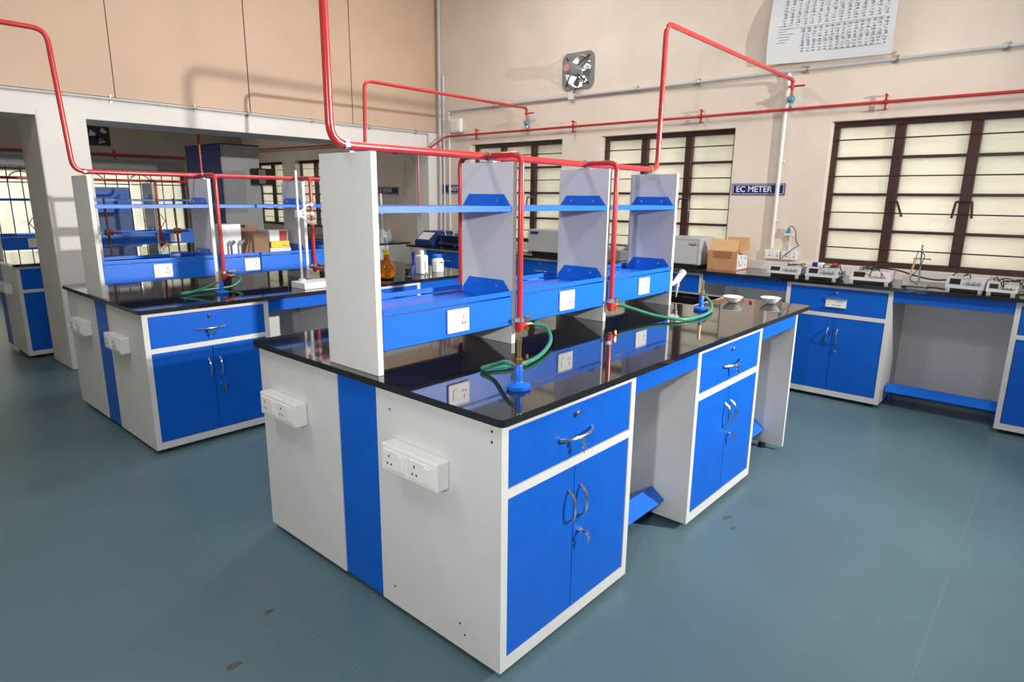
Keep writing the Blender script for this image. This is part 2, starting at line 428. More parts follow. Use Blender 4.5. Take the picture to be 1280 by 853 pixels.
def knee(label, T, w, d, zt=ZT1, zback=None, group=None):
    c = thing('knee_space', label, 'bench section', T(Vector((w/2, d/2, 0))), group)
    tag(MB(T).box(.001, .004, zt-.082, w-.001, .022, zt).build('apron', BLUE, c), 'blue apron rail under the worktop')
    MB(T).box(.001, d-.03, ZB, w-.001, d-.012, zback or zt).build('back_panel', WHITEL, c)
    f = MB(T).prism([(.115, .118), (.118, .112), (.36, .04), (.36, .046), (.19, .165), (.185, .168)], 'x', .012, w-.004)
    tag(f.build('footrest', BLUEP, c), 'folded blue metal footrest')
    for uu in (.02, w-.02): MB(T).box(uu-.01, .30, 0, uu+.01, .36, .05).build('footrest_bracket', BLUEP, c)
    return c
def worktop(label, x0, y0, x1, y1, z0, z1, hole=None, r=.018):
    def corner(cx, cy, a0):
        return [(cx+r*math.cos(a0+q*math.pi/8), cy+r*math.sin(a0+q*math.pi/8)) for q in range(5)]
    outer = corner(x1-r, y1-r, 0)+corner(x0+r, y1-r, math.pi/2)+corner(x0+r, y0+r, math.pi)+corner(x1-r, y0+r, 1.5*math.pi)
    c = thing('worktop', label, 'worktop', ((x0+x1)/2, (y0+y1)/2, z0))
    m = MB()
    if not hole:
        m.prism(outer, 'z', z0, z1)
    else:
        hx0, hy0, hx1, hy1 = hole
        q = [outer[0:5], outer[5:10], outer[10:15], outer[15:20]]
        H4 = [(hx1, hy1), (hx0, hy1), (hx0, hy0), (hx1, hy0)]
        for i in range(4):
            j = (i+1) % 4
            poly = q[i][2:]+q[j][:3]+[H4[j], H4[i]]
            n = len(poly)
            m.add([(*p, z1) for p in poly]+[(*p, z0) for p in poly],
                  [tuple(range(n)), tuple(range(n, 2*n))[::-1]]+[(k, k+1, n+k+1, n+k) for k in range(n-3)]+[(n-2, n-1, 2*n-1, 2*n-2)])
    w = m.build('slab', GRAN, c)
    if hole:
        hx0, hy0, hx1, hy1 = hole; e = .004; b = MB()
        b.box(hx0-e, hy0-e, z0-.22, hx1+e, hy1+e, z0-.21)
        b.box(hx0-e, hy0-e, z0-.21, hx0, hy1+e, z0-.001); b.box(hx1, hy0-e, z0-.21, hx1+e, hy1+e, z0-.001)
        b.box(hx0, hy0-e, z0-.21, hx1, hy0, z0-.001); b.box(hx0, hy1, z0-.21, hx1, hy1+e, z0-.001)
        b.build('sink_basin', SINKM, c)
        k = MB(); w_ = .008
        for q in ((hx0-w_, hy0-w_, hx1+w_, hy0), (hx0-w_, hy1, hx1+w_, hy1+w_), (hx0-w_, hy0, hx0, hy1), (hx1, hy0, hx1+w_, hy1)): k.box(q[0], q[1], z1, q[2], q[3], z1+.0015)
        k.build('sink_edge_glint', LGREY, c)  # pale strips imitate light caught on the cut granite edges
    return c
def socket_plate(label, T, w=.115, h=.092, deep=.008, twin=False, cat='socket', group=None):
    """switch-and-socket plate, local u right, v into the wall, z up, centred on 0"""
    c = thing('power_socket', label, cat, T(Vector((0, 0, -h/2))), group)
    MB(T).box(-w/2, -deep, -h/2, w/2, 0, h/2).build('plate', WHITEP, c, bevel=.003)
    n = 2 if twin else 1
    for k in range(n):
        cx = (-w/4+k*w/2) if twin else 0
        s = w/n
        MB(T).box(cx-s*.30, -deep-.003, -h*.26, cx-s*.10, -deep+.001, h*.26).build('switch', WHITEP, c, bevel=.001)
        hl = MB(T)
        for (a, b) in ((s*.16, -h*.12), (s*.30, -h*.12)): hl.cyl((cx+a, -deep-.0008, b), (cx+a, -deep+.002, b), .0042, 8)
        hl.box(cx+s*.215, -deep-.0008, h*.06, cx+s*.245, -deep+.002, h*.22)
        hl.build('pin_holes', BLACK, c)
    return c
def socket_box(label, T, w=.285, h=.10, d=.055, group=None):
    c = thing('socket_box', label, 'socket', T(Vector((0, 0, -h/2))), group)
    MB(T).box(-w/2, -d, -h/2, w/2, 0, h/2).build('housing', WHITEP, c, bevel=.006)
    for k in range(2):
        cx = -w*.23+k*w*.46
        MB(T).box(cx-.060, -d-.004, -.034, cx+.060, -d+.002, .034).build('outlet', WHITEP, c, bevel=.002)
        hl = MB(T)
        for a, b in ((-.038, -.014), (-.018, -.014)): hl.cyl((cx+a, -d-.005, b), (cx+a, -d, b), .004, 8)
        hl.box(cx-.031, -d-.005, .008, cx-.026, -d, .018)
        hl.build('pin_holes', BLACK, c)
        MB(T).box(cx+.020, -d-.008, -.026, cx+.044, -d, .026).build('switch', WHITEP, c, bevel=.002)
    return c

def bolted_tab(x, y0, y1, z, sgn):
    h = .048
    return [(y0+.012, z), (y0+.05, z+h), (y1-.05, z+h), (y1-.012, z)]
def rack(label, X, Y, which, sockets):
    """three-bay reagent rack standing on the bench: four boards, three shelves, three deep trays"""
    DX = [0.012, 0.718, 1.430, 2.140 if which == 0 else 2.05]; th = .024; y0, y1 = Y+.60, Y+.905
    c = thing('reagent_rack', label, 'shelf', (X+1.08, Y+.75, ZTOP))
    for dx in DX: MB().box(X+dx, y0, ZTOP+.0005, X+dx+th, y1, 1.665).build('divider', WHITEL, c, bevel=.0015)
    for i in range(3):
        a, b = X+DX[i]+th+.002, X+DX[i+1]-.002
        s = MB(); z = 1.487
        s.box(a, y0+.006, z-.003, b, y1-.006, z); s.box(a, y0+.004, z-.022, b, y0+.006, z); s.box(a, y1-.006, z-.022, b, y1-.004, z)
        s.prism(bolted_tab(0, y0, y1, z, 1), 'x', a, a+.002); s.prism(bolted_tab(0, y0, y1, z, 1), 'x', b-.002, b)
        sh = s.build('shelf', BLUEP, c)
        k = MB()
        for yy in (y0+.085, y1-.085): k.cyl((b-.006, yy, z+.022), (b-.002, yy, z+.022), .006, 8); k.cyl((a+.002, yy, z+.022), (a+.006, yy, z+.022), .006, 8)
        k.build('bolt', CHROME, sh)
        t = MB(); z = 1.100
        t.box(a, y0+.004, z-.003, b, y1-.004, z)
        t.box(a, y0-.001, .985, b, y0+.002, 1.107); t.box(a, y1-.002, .985, b, y1+.001, 1.107)
        t.box(a, y0-.001, .985, b, y0+.03, .987); t.box(a, y1-.03, .985, b, y1+.001, .987)
        t.prism(bolted_tab(0, y0, y1, z+.03, 1)[:1]+[(y0+.05, z+.075), (y1-.05, z+.075)]+[(y1-.012, z+.03), (y1-.004, z), (y0+.004, z)], 'x', b-.002, b)
        t.prism(bolted_tab(0, y0, y1, z+.03, 1)[:1]+[(y0+.05, z+.075), (y1-.05, z+.075)]+[(y1-.012, z+.03), (y1-.004, z), (y0+.004, z)], 'x', a, a+.002)
        tr = t.build('tray', BLUEP, c)
        l = MB(); l.box(a, y0-.004, 1.114, b, y0+.001, 1.134); l.box(a, y1-.001, 1.114, b, y1+.004, 1.134)
        l.build('rim', BLUEP, tr)
        k = MB()
        for yy in (y0+.085, y1-.085): k.cyl((b-.006, yy, z+.048), (b-.002, yy, z+.048), .006, 8); k.cyl((a+.002, yy, z+.048), (a+.006, yy, z+.048), .006, 8)
        k.build('bolt', CHROME, tr)
    for i, (sx, lab) in enumerate(sockets):
        T = frame(X+sx, y0-.002, (1, 0), (0, 1)); T0 = T
        socket_plate(lab, (lambda p, T0=T0: T0(p)+Vector((0, 0, 1.050))), group='sockets on the reagent racks')
    return c
def bench_pipe(label, X, Y, paths, zp=1.690, loops=((0.742, True), (1.462, False)), zlow=.955):
    y = Y+.755
    c = thing('gas_pipe', label, 'pipe', (X+1.0, y, zp))
    MB().tube(paths, .0148, 12, .07).build('header', RED, c, smooth=True)
    for dx in (.024, .73, 1.442, 2.10):
        k = MB(); k.cyl((X+dx-.008, y, zp), (X+dx+.008, y, zp), .0185, 12); k.box(X+dx-.007, y-.035, 1.666, X+dx+.007, y+.035, 1.669)
        k.build('saddle_clip', STEEL, c)
    for lx, rear in loops:
        pts = [(X+lx, Y+.577, zlow), (X+lx, Y+.577, zp+.004)]+([(X+lx, Y+.935, zp+.004), (X+lx, Y+.935, zlow)] if rear else [(X+lx, y, zp+.004)])
        lp = MB().tube(pts, .0128, 10, .045)
        lo = lp.build('drop_loop', RED, c, smooth=True)
        for yy in ((Y+.577, Y+.935) if rear else (Y+.577,)):
            cl = MB(); cl.cyl((X+lx, yy, 1.0), (X+lx, yy, 1.018), .0185, 12); cl.box(X+lx-.035, yy-.004, 1.002, X+lx-.016, yy+.004, 1.016)
            cl.build('clamp', STEEL, lo)
            v = MB(); v.cyl((X+lx, yy, zlow+.01), (X+lx, yy, zlow+.045), .019, 12); v.cyl((X+lx, yy, zlow+.027), (X+lx+.034, yy, zlow+.027), .014, 10)
            v.build('elbow', RED, lo, smooth=True)
            v = MB(); v.cyl((X+lx+.034, yy, zlow+.027), (X+lx+.075, yy, zlow+.025), .010, 8); v.cyl((X+lx+.054, yy, zlow), (X+lx+.054, yy, zlow+.058), .008, 8)
            v.box(X+lx+.035, yy-.004, zlow+.056, X+lx+.085, yy+.004, zlow+.063); v.cyl((X+lx+.075, yy, zlow+.025), (X+lx+.105, yy, zlow+.018), .006, 8)
            v.build('valve', BRASS, lo, smooth=True)
    return c
def burner(label, x, y, z=ZTOP, rot=0.6, group='bunsen burners'):
    c = thing('bunsen_burner', label, 'burner', (x, y, z), group)
    MB().lathe([(.038, 0), (.041, .004), (.041, .014), (.034, .018), (.016, .021), (.014, .028)], (x, y, z), 24).build('base', BLUEP, c, smooth=True)
    MB().lathe([(.0135, .028), (.0135, .080), (.011, .084)], (x, y, z), 16).build('stem', BLUEP, c, smooth=True)
    MB().lathe([(.0085, .080), (.0085, .158), (.0105, .160), (.0105, .170), (.0065, .170), (.0065, .160)], (x, y, z), 16).build('barrel', BRASS, c, smooth=True)
    dx, dy = math.cos(rot), math.sin(rot)
    MB().cyl((x+dx*.012, y+dy*.012, z+.072), (x+dx*.05, y+dy*.05, z+.072), .0055, 10).build('gas_inlet', BRASS, c, smooth=True)
    MB().cyl((x, y, z+.086), (x, y, z+.104), .0125, 14).build('air_collar', BRASS, c, smooth=True)
    return c
L1, L2, L3, L4, D1, D2, DW = .755, 1.29, 2.047, 2.609, .603, .847, 1.442
def bench(X, Y, nm, labs, wt, sink, keys=True, back=True):
    F = lambda x: frame(X+x, Y, (1, 0), (0, 1)); Bk = lambda x: frame(X+x, Y+DW, (-1, 0), (0, -1))
    G = 'base cabinets of the laboratory benches'
    c1 = cabinet(labs[0], F(0), L1, D1, keys=(keys, keys), group=G)
    for (yy, zz_) in ((.527, .80), (.04, .846), (.04, .812), (.53, .107), (.183, .125), (.16, .092)): MB().cyl((X-.0006, Y+yy, zz_), (X+.003, Y+yy, zz_), .0045, 8).build('screw', BLACK, c1)
    cabinet(labs[1], F(L2), L3-L2, D1, keys=(keys, keys), group=G)
    knee('open knee space between the two front cabinets of the '+nm, F(L1), L2-L1, D1, group='knee spaces of the benches')
    knee('open knee space at the far end of the '+nm, F(L3), L4-.024-L3, D1, zback=.64 if sink else None, group='knee spaces of the benches')
    if back:
        cabinet('near cabinet of the rear row of the '+nm+', its plain white side seen', Bk(L1), L1, DW-D2, group=G)
        cabinet('far cabinet of the rear row of the '+nm, Bk(L3), L3-L2, DW-D2, group=G)
    e = thing('end_panel', 'white end panel closing the far end of the '+nm, 'panel', (X+L4, Y+.7, 0))
    b = MB()
    if sink: b.box(X+L4-.024, Y, ZB, X+L4, Y+.48, ZT1).box(X+L4-.024, Y+.48, ZB, X+L4, Y+.97, .64).box(X+L4-.024, Y+.97, ZB, X+L4, Y+DW, ZT1)
    else: b.box(X+L4-.024, Y, ZB, X+L4, Y+DW, ZT1)
    b.build('board', WHITEL, e)
    for yy in (.12, DW-.12): MB().cyl((X+L4-.03, Y+yy, 0), (X+L4-.03, Y+yy, ZB+.001), .022, 12).build('levelling_foot', BLACK, e)
    s = thing('service_panel', 'glossy blue vertical panel between the white end cabinets of the '+nm, 'panel', (X, Y+.72, 0))
    MB().box(X+.004, Y+D1+.001, ZB+.001, X+.020, Y+D2-.001, ZT1-.001).build('sheet', BLUE, s)
    worktop(wt, X-.022, Y-.022, X+2.765, Y+DW+.022, ZT1+.0005, ZTOP, (X+2.255, Y+.50, X+2.69, Y+.95) if sink else None)

# central bench
bench(0, 0, 'central bench', ('large blue and white cabinet nearest the camera with keys in its locks', 'blue and white cabinet with keys beyond the knee space of the central bench'),
      'polished black granite top of the central bench with a sink', True)
rack('white and blue reagent rack standing on the central bench', 0, 0, 0,
     [(.395, 'white power socket on the nearest tray of the central rack'), (1.105, 'white power socket on the middle tray of the central rack'), (1.82, 'white power socket on the farthest tray of the central rack')])
bench_pipe('red gas pipe running along the top of the central rack and rising to the wall', 0, 0,
           [(-.035, .755, 4.29), (-.035, .755, 1.69), (2.18, .755, 1.69), (2.19, .755, 2.495), (4.41, .785, 2.495), (4.41, .785, 2.42)])
socket_box('white socket box on the near end of the central bench, right of the blue strip', lambda p: Vector((-p[1]*-1, .368-p[0], .650+p[2])), group='socket boxes')
socket_box('white socket box on the near end of the central bench, left of the blue strip', lambda p: Vector((p[1], 1.215-p[0], .650+p[2])), group='socket boxes')
screws = MB()
burner('blue based brass burner near the front corner of the central bench', .245, .150, rot=1.2)
burner('blue based brass burner beside the sink of the central bench', 2.125, .389, rot=-.1)
tag(MB().tube(catmull([(.842, .577, .975), (.86, .52, .962), (.80, .45, .925), (.62, .36, .911), (.47, .325, .911), (.35, .372, .910), (.315, .385, .912), (.33, .34, .930), (.29, .25, .965), (.262, .195, .972)]), .0085, 10).build('gas_hose', HOSE, smooth=True),
    'green rubber hose looping to the burner at the front corner', 'hose')
tag(MB().tube(catmull([(1.563, .577, .975), (1.60, .52, .955), (1.66, .42, .925), (1.73, .31, .911), (1.88, .28, .911), (2.06, .305, .911), (2.20, .36, .925), (2.225, .40, .958), (2.17, .387, .972)]), .0085, 10).build('gas_hose', HOSE, smooth=True),
    'green rubber hose sweeping to the burner beside the sink', 'hose')
# swan-neck water tap fixed to the last rack board
tp = thing('water_tap', 'white plastic laboratory water tap beside the sink of the central bench', 'tap', (2.17, .72, ZTOP))
MB().tube([(2.164, .70, 1.00), (2.33, .70, .998), (2.43, .70, 1.01)], .014, 12, .03).build('arm', WHITEP, tp, smooth=True)
MB().cyl((2.40, .70, 1.00), (2.47, .70, 1.045), .020, 14).build('body', WHITEP, tp, smooth=True)
MB().cyl((2.47, .70, 1.045), (2.50, .70, 1.064), .024, 10).build('knob', LGREY, tp, smooth=True)
MB().lathe([(.016, 0), (.016, -.03), (.010, -.033), (.012, -.045), (.008, -.048), (.0095, -.06), (.005, -.075), (.004, -.095)], (2.425, .70, 1.005), 12).build('nozzle', LGREY, tp, smooth=True)
for (x, y, l) in ((2.53, .37, 'white porcelain evaporating dish near the sink'), (2.66, .185, 'white porcelain evaporating dish at the far corner of the central bench')):
    tag(MB().lathe([(.018, 0), (.028, .004), (.046, .018), (.058, .036), (.0605, .038), (.0595, .040), (.055, .037), (.044, .021), (.026, .008), (.002, .006)], (x, y, ZTOP), 28).build('evaporating_dish', PORC, smooth=True), l, 'dish', 'evaporating dishes')

tag(MB().lathe([(.008, 0), (.010, .012), (.004, .016)], (2.60, .285, ZTOP), 10).build('rubber_stopper', REDD, smooth=True), 'tiny dark red stopper lying between the two white dishes', 'stopper')
# second bench by the column (a little lower than the central one)
ZS = .975
XL, YL = -.045, 2.717
bench(XL, YL, 'left bench', ('blue and white cabinet at the near end of the left bench, keys hanging', 'blue and white cabinet further along the left bench, seen behind the central rack'),
      'polished black granite top of the left bench', False)
rack('white and blue reagent rack standing on the left bench', XL-.025, YL, 1,
     [(.38, 'white power socket on the nearest tray of the left rack'), (.99, 'white power socket on the middle tray of the left rack')])
bench_pipe('red gas pipe along the left rack, bending up over the left bench', XL, YL,
           [(-4.2, YL+.755, 2.50), (XL-.075, YL+.755, 2.50), (XL-.035, YL+.755, 1.69), (2.09, YL+.80, 1.69), (2.13, YL+.82, 2.535), (4.41, YL+.95, 2.565), (4.41, YL+.95, 2.485)], zp=1.69)
socket_box('socket box on the end of the left bench, right of its blue strip', lambda p: Vector((XL+p[1], YL+.385-p[0], .650+p[2])), group='socket boxes')
socket_box('socket box on the end of the left bench, beside the column', lambda p: Vector((XL+p[1], YL+1.10-p[0], .650+p[2])), group='socket boxes')
burner('small blue burner standing on the left bench', .55, YL+.30, rot=1.5)
tag(MB().tube(catmull([(.80, YL+.577, .973), (.79, YL+.53, .95), (.70, YL+.48, .916), (.52, YL+.45, .912), (.36, YL+.42, .912), (.34, YL+.38, .912), (.44, YL+.352, .935), (.545, YL+.35, .970)]), .0085, 8).build('gas_hose', HOSE, smooth=True), 'green rubber hose lying on the left bench', 'hose')

ZS = .98
# third bench in the back room
X3, Y3 = 0.01, 5.96
bench(X3, Y3, 'back-room bench', ('blue and white cabinet at the near end of the back-room bench, behind the column', 'blue and white cabinet further along the back-room bench'), 'black granite top of the back-room bench', False, keys=False, back=False)
rack('reagent rack on the back-room bench beyond the column', X3, Y3, 2, [(.30, 'white power socket on the near tray of the back-room rack'), (1.62, 'white power socket on the far tray of the back-room rack')])
bench_pipe('red gas pipe along the back-room rack', X3, Y3, [(-3, Y3+.755, 1.69), (2.06, Y3+.755, 1.69), (2.07, Y3+.755, 3.9)], zp=1.69)
socket_box('socket box on the end of the back-room bench', lambda p: Vector((X3+p[1], Y3+.385-p[0], .650+p[2])), group='socket boxes')

ZS = 1.0
# ------------------------------------------------------------------ counter along the right wall
CF, ZC1, ZC = 3.925, .897, .922
RT = lambda y1: frame(CF, y1, (0, -1), (1, 0))
GC = 'cabinets of the wall counter'
cabinet('blue and white counter cabinet with a paper label on its drawer', RT(.50), .745, .53, 'card', ZC1, group=GC)
cabinet('blue and white counter cabinet at the right edge of the picture', RT(-.945), .755, .53, 'card', ZC1, group=GC)
cabinet('counter cabinet in front of the cardboard box, right of the tap', RT(1.98), .765, .53, 'card', ZC1, group=GC)
cabinet('counter cabinet seen between the first and second rack boards', RT(3.42), .76, .53, 'pull', ZC1, group=GC)
cabinet('counter cabinet in the far corner of the room', RT(4.90), .76, .53, 'pull', ZC1, group=GC)
for y1, y0, l in ((1.215, .50, 'open knee space under the counter left of the labelled drawer'), (-.245, -.945, 'open knee space under the counter right of the labelled drawer'), (2.66, 1.98, 'knee space of the counter behind the central rack'), (4.14, 3.42, 'knee space of the counter near the room corner')):
    knee(l, RT(y1), y1-y0, .53, ZC1, group='knee spaces of the counter')
worktop('long black granite top of the counter under the windows', CF-.03, -3.0, WX-.002, WY-.002, ZC1+.0005, ZC)
bc = thing('counter_base', 'dark blue counter base by the back-room wall', 'counter', (4.2, 6.8, 0))
MB().box(CF, 5.82, 0.02, WX-.01, 8.6, .87).build('body', WHITEL, bc)
for k in range(4): MB().box(CF-.016, 5.86+k*.68, .08, CF-.001, 6.50+k*.68, .85).build('door', BLUE, bc)
worktop('black granite top of the counter in the back room', CF-.03, 5.82, WX-.002, 8.64, .8705, .895)
struct(MB().box(WX-.02, -3, ZC+.001, WX-.0015, WY-.01, ZC+.075).build('trim_upstand', PLASTW))
# ------------------------------------------------------------------ wall services
def clips(mb_axis, pts, c, name='clip', mat=STEEL, r=.018):
    for p in pts:
        p = Vector(p)
        m = MB()
        if mb_axis == 'y': m.cyl(p-Vector((0, .006, 0)), p+Vector((0, .006, 0)), r, 10); m.box(p.x, p.y-.006, p.z-.03, WX-.001, p.y+.006, p.z+.03)
        elif mb_axis == 'x': m.cyl(p-Vector((.006, 0, 0)), p+Vector((.006, 0, 0)), r, 10); m.box(p.x-.006, p.y, p.z-.028, p.x+.006, WY, p.z+.028)
        else: m.cyl(p-Vector((0, 0, .006)), p+Vector((0, 0, .006)), r, 10); m.box(p.x, p.y-.03, p.z-.006, WX-.001, p.y+.03, p.z+.006)
        m.build(name, mat, c)
cn = thing('conduit', 'grey conduit running along the window wall under the fan and chart', 'conduit', (WX-.02, 2, 2.56))
MB().tube([(WX-.02, 5.0, 2.575), (WX-.02, -4, 2.575)], .014, 10).build('pipe', CONDUIT, cn, smooth=True)
clips('y', [(WX-.02, y, 2.575) for y in (4.21, 2.285, 1.64, .693, .046, -.624, -1.5)], cn)
cn = thing('conduit', 'pale vertical conduit dropping past the blue EC METER sign', 'conduit', (WX-.02, .83, 1.1))
MB().tube([(WX-.022, .84, 2.56), (WX-.022, .84, 1.11)], .017, 10).build('pipe', CONDW, cn, smooth=True)
clips('z', [(WX-.022, .84, z) for z in (2.3, 1.85, 1.35)], cn, mat=CONDW, r=.019)
cn = thing('conduit', 'grey conduit along the joint of beam and tan boards', 'conduit', (0, WY-.016, 2.30))
MB().tube([(-5, WY-.014, 2.307), (4.30, WY-.014, 2.307), (4.30, WY-.014, 2.14)], .012, 8, .02).build('pipe', CONDUIT, cn, smooth=True)
clips('x', [(x, WY-.014, 2.307) for x in (-1.2, -.2, .72, 1.42, 1.93, 2.65, 3.4, 4.1)], cn, r=.015)
for y, z0, z1, r, l in ((5.165, .93, 4.29, .020, 'thick vertical conduit in the room corner'), (5.09, .93, 3.0, .010, 'thin vertical conduit next to the corner conduit'), (4.99, .93, 2.56, .012, 'thin vertical conduit below the white alarm box')):
    tag(MB().tube([(WX-.022, y, z0), (WX-.022, y, z1)], r, 8).build('conduit', CONDW if r < .02 else CONDUIT, smooth=True), l, 'conduit')
al = thing('alarm_box', 'white rounded alarm box on the wall near the room corner', 'box', (WX-.03, 4.85, 2.30))
MB().box(WX-.065, 4.745, 2.30, WX-.001, 4.955, 2.475).build('housing', WHITEP, al, bevel=.03, seg=4)
MB().box(WX-.069, 4.79, 2.335, WX-.064, 4.91, 2.44).build('cover', WHITEP, al, bevel=.002)
# red gas pipe on the right wall
gp = thing('gas_pipe', 'long red gas pipe running level along the window wall', 'pipe', (WX-.05, 2, 2.27))
zz = 2.268
MB().tube([(WX-.05, -4, zz), (WX-.05, 5.02, zz), (4.22, 5.20, 2.08), (4.22, 5.86, 2.08), (WX-.05, 6.0, 2.26), (WX-.05, 10.4, 2.30)], .0125, 10, .05).build('pipe', RED, gp, smooth=True)
for y in (4.484, 3.034, 1.584, .084, -1.4):
    k = MB(); k.box(WX-.056, y-.006, zz-.062, WX-.042, y+.006, zz+.062); k.cyl((WX-.002, y, zz+.05), (WX-.075, y, zz+.05), .006, 8); k.cyl((WX-.002, y, zz-.05), (WX-.075, y, zz-.05), .006, 8)
    k.cyl((WX-.05, y-.015, zz), (WX-.05, y+.015, zz), .017, 10)
    k.build('bracket', REDD, gp)
for yv, l in ((.785, 'blue gas regulator with red lever on the wall pipe below the chart'), (YL+.95, 'blue gas regulator on the wall pipe left of the fan')):
    v = thing('gas_regulator', l, 'valve', (WX-.07, yv, zz), 'gas regulators')
    MB().cyl((WX-.07, yv, zz), (WX-.07, yv, 2.44), .008, 8).build('stem', RED, v, smooth=True)
    MB().lathe([(.004, -.035), (.02, -.028), (.029, -.010), (.029, .010), (.02, .028), (.004, .035)], (WX-.07, yv, 2.345), 14).build('bulb', TEAL, v, smooth=True)
    MB().cyl((WX-.115, yv-.005, 2.345), (WX-.095, yv-.003, 2.345), .014, 12).build('gauge', BRASS, v, smooth=True)
    MB().box(WX-.078, yv-.10, 2.438, WX-.062, yv+.03, 2.452).build('lever', REDD, v, bevel=.003)
    MB().cyl((WX-.07, yv, 2.29), (WX-.07, yv, 2.315), .013, 8).build('nut', STEEL, v)
gp = thing('gas_pipe', 'red vertical drop pipe on the back-room pillar', 'pipe', (4.285, 5.40, 1.26))
MB().tube([(4.285, 5.40, 2.1), (4.285, 5.40, 1.36)], .011, 8).build('pipe', RED, gp, smooth=True)
MB().box(4.275, 5.28, 1.395, 4.295, 5.43, 1.412).build('lever', REDD, gp); MB().cyl((4.285, 5.40, 1.36), (4.285, 5.40, 1.26), .016, 8, .011).build('valve', TEAL, gp)
gp = thing('gas_pipe', 'red gas pipe on the back-room wall above the grille windows', 'pipe', (0, YB-.04, 2.08))
MB().tube([(-5, YB-.04, 2.13), (4.3, YB-.04, 2.13)], .014, 8).build('pipe', RED, gp, smooth=True)
for x in (-2, .2, 2.35): MB().box(x-.012, YB-.06, 2.06, x+.012, YB-.02, 2.20).build('bracket', REDD, gp)

# exhaust fan
fy0, fy1, fz0, fz1 = FAN; fcy, fcz = (fy0+fy1)/2, (fz0+fz1)/2
fan = thing('exhaust_fan', 'grey exhaust fan set in the wall above the windows', 'fan', (WX, fcy, fz0))
m = MB(); n = 32; ra = .165
sq = []; ci = []
for i in range(n):
    q = 2*math.pi*(i+.5)/n; cs, sn = math.cos(q), math.sin(q)
    k = min(.205/max(abs(cs), 1e-6), .183/max(abs(sn), 1e-6)); k = min(k, .245)
    sq.append((fcy+cs*k, fcz+sn*k)); ci.append((fcy+cs*ra, fcz+sn*ra))
for xa in (WX-.012, WX+.002):
    pass
vs = [(WX-.014, *p) for p in sq]+[(WX-.014, *p) for p in ci]+[(WX+.02, *p) for p in sq]+[(WX+.05, *p) for p in ci]
fs = []
for i in range(n):
    j = (i+1) % n
    fs += [(i, j, n+j, n+i), (i, 2*n+i, 2*n+j, j), (n+i, n+j, 3*n+j, 3*n+i), (2*n+i, 3*n+i, 3*n+j, 2*n+j)]
m.add(vs, fs); m.build('mounting_ring', GREYP, fan)
mo = MB(); mo.cyl((WX-.205, fcy, fcz), (WX-.02, fcy, fcz), .062, 20); mo.cyl((WX-.215, fcy, fcz), (WX-.205, fcy, fcz), .050, 20)
mo.build('motor', GREYP, fan, smooth=True)
MB().cyl((WX-.220, fcy, fcz), (WX-.2155, fcy, fcz), .036, 16).build('motor_label', PINKP, fan)
for k in range(4):
    q = math.pi/4+k*math.pi/2
    MB().tube([(WX-.016, fcy+math.cos(q)*.21, fcz+math.sin(q)*.2), (WX-.07, fcy+math.cos(q)*.10, fcz+math.sin(q)*.10), (WX-.08, fcy+math.cos(q)*.05, fcz+math.sin(q)*.05)], .007, 6).build('strut', BLACK, fan)
    q = math.radians(20)+k*math.pi/2; b = MB(); pts = []
    c0, s0 = math.cos(q), math.sin(q)
    def P(r, a, dx): return (WX+.02+dx, fcy+r*math.cos(q+a), fcz+r*math.sin(q+a))
    va = [P(.04, -.3, -.01), P(.15, -.42, -.025), P(.155, 0, 0), P(.15, .42, .025), P(.04, .3, .01)]
    vb = [(x+.003, y, z) for x, y, z in va]
    b.add(va+vb, [(0, 1, 2, 3, 4), (9, 8, 7, 6, 5)]+[(i, (i+1) % 5, 5+(i+1) % 5, 5+i) for i in range(5)])
    b.build('blade', GREYP, fan)
MB().tube(catmull([(WX-.05, fcy-.01, fcz-.05), (WX-.06, fcy-.06, fcz-.12), (WX-.03, fcy+.02, fz0-.03), (WX-.02, fcy+.06, 2.585)]), .005, 6).build('cable', BLACK, fan, smooth=True)
MB().box(WX-.045, fcy+.03, 2.545, WX-.001, fcy+.10, 2.605).build('junction_box', WHITEP, fan, bevel=.006)
# leafy branches outside, seen through the fan opening
struct(MB().box(WX+.23, -8, -.1, WX+9, 14, -.02).build('ground', M('garden_soil', (.16, .14, .09), .9, var=.2)))
tr = thing('garden_tree', 'green leafy tree outside, glimpsed through the exhaust fan', 'tree', (WX+1.8, fcy+.9, -.02))
MB().tube([(WX+1.8, fcy+.9, -.02), (WX+1.75, fcy+.85, 1.6), (WX+1.8, fcy+.9, 2.9)], .05, 8).build('trunk', RUST, tr, smooth=True)
lf = MB()
for i in range(1800):
    p = Vector((WX+1.3+random.uniform(0, .9), fcy+.78+random.uniform(-.75, .5), fcz+.25+random.uniform(-1.2, .85)))
    a = Vector((random.uniform(-1, 1), random.uniform(-1, 1), random.uniform(-1, 1))).normalized()*.075; b = a.orthogonal().normalized()*.04
    lf.add([p-a, p+b, p+a, p-b], [(0, 1, 2, 3)])
tag(lf.build('foliage', LEAF, tr), kind='stuff')

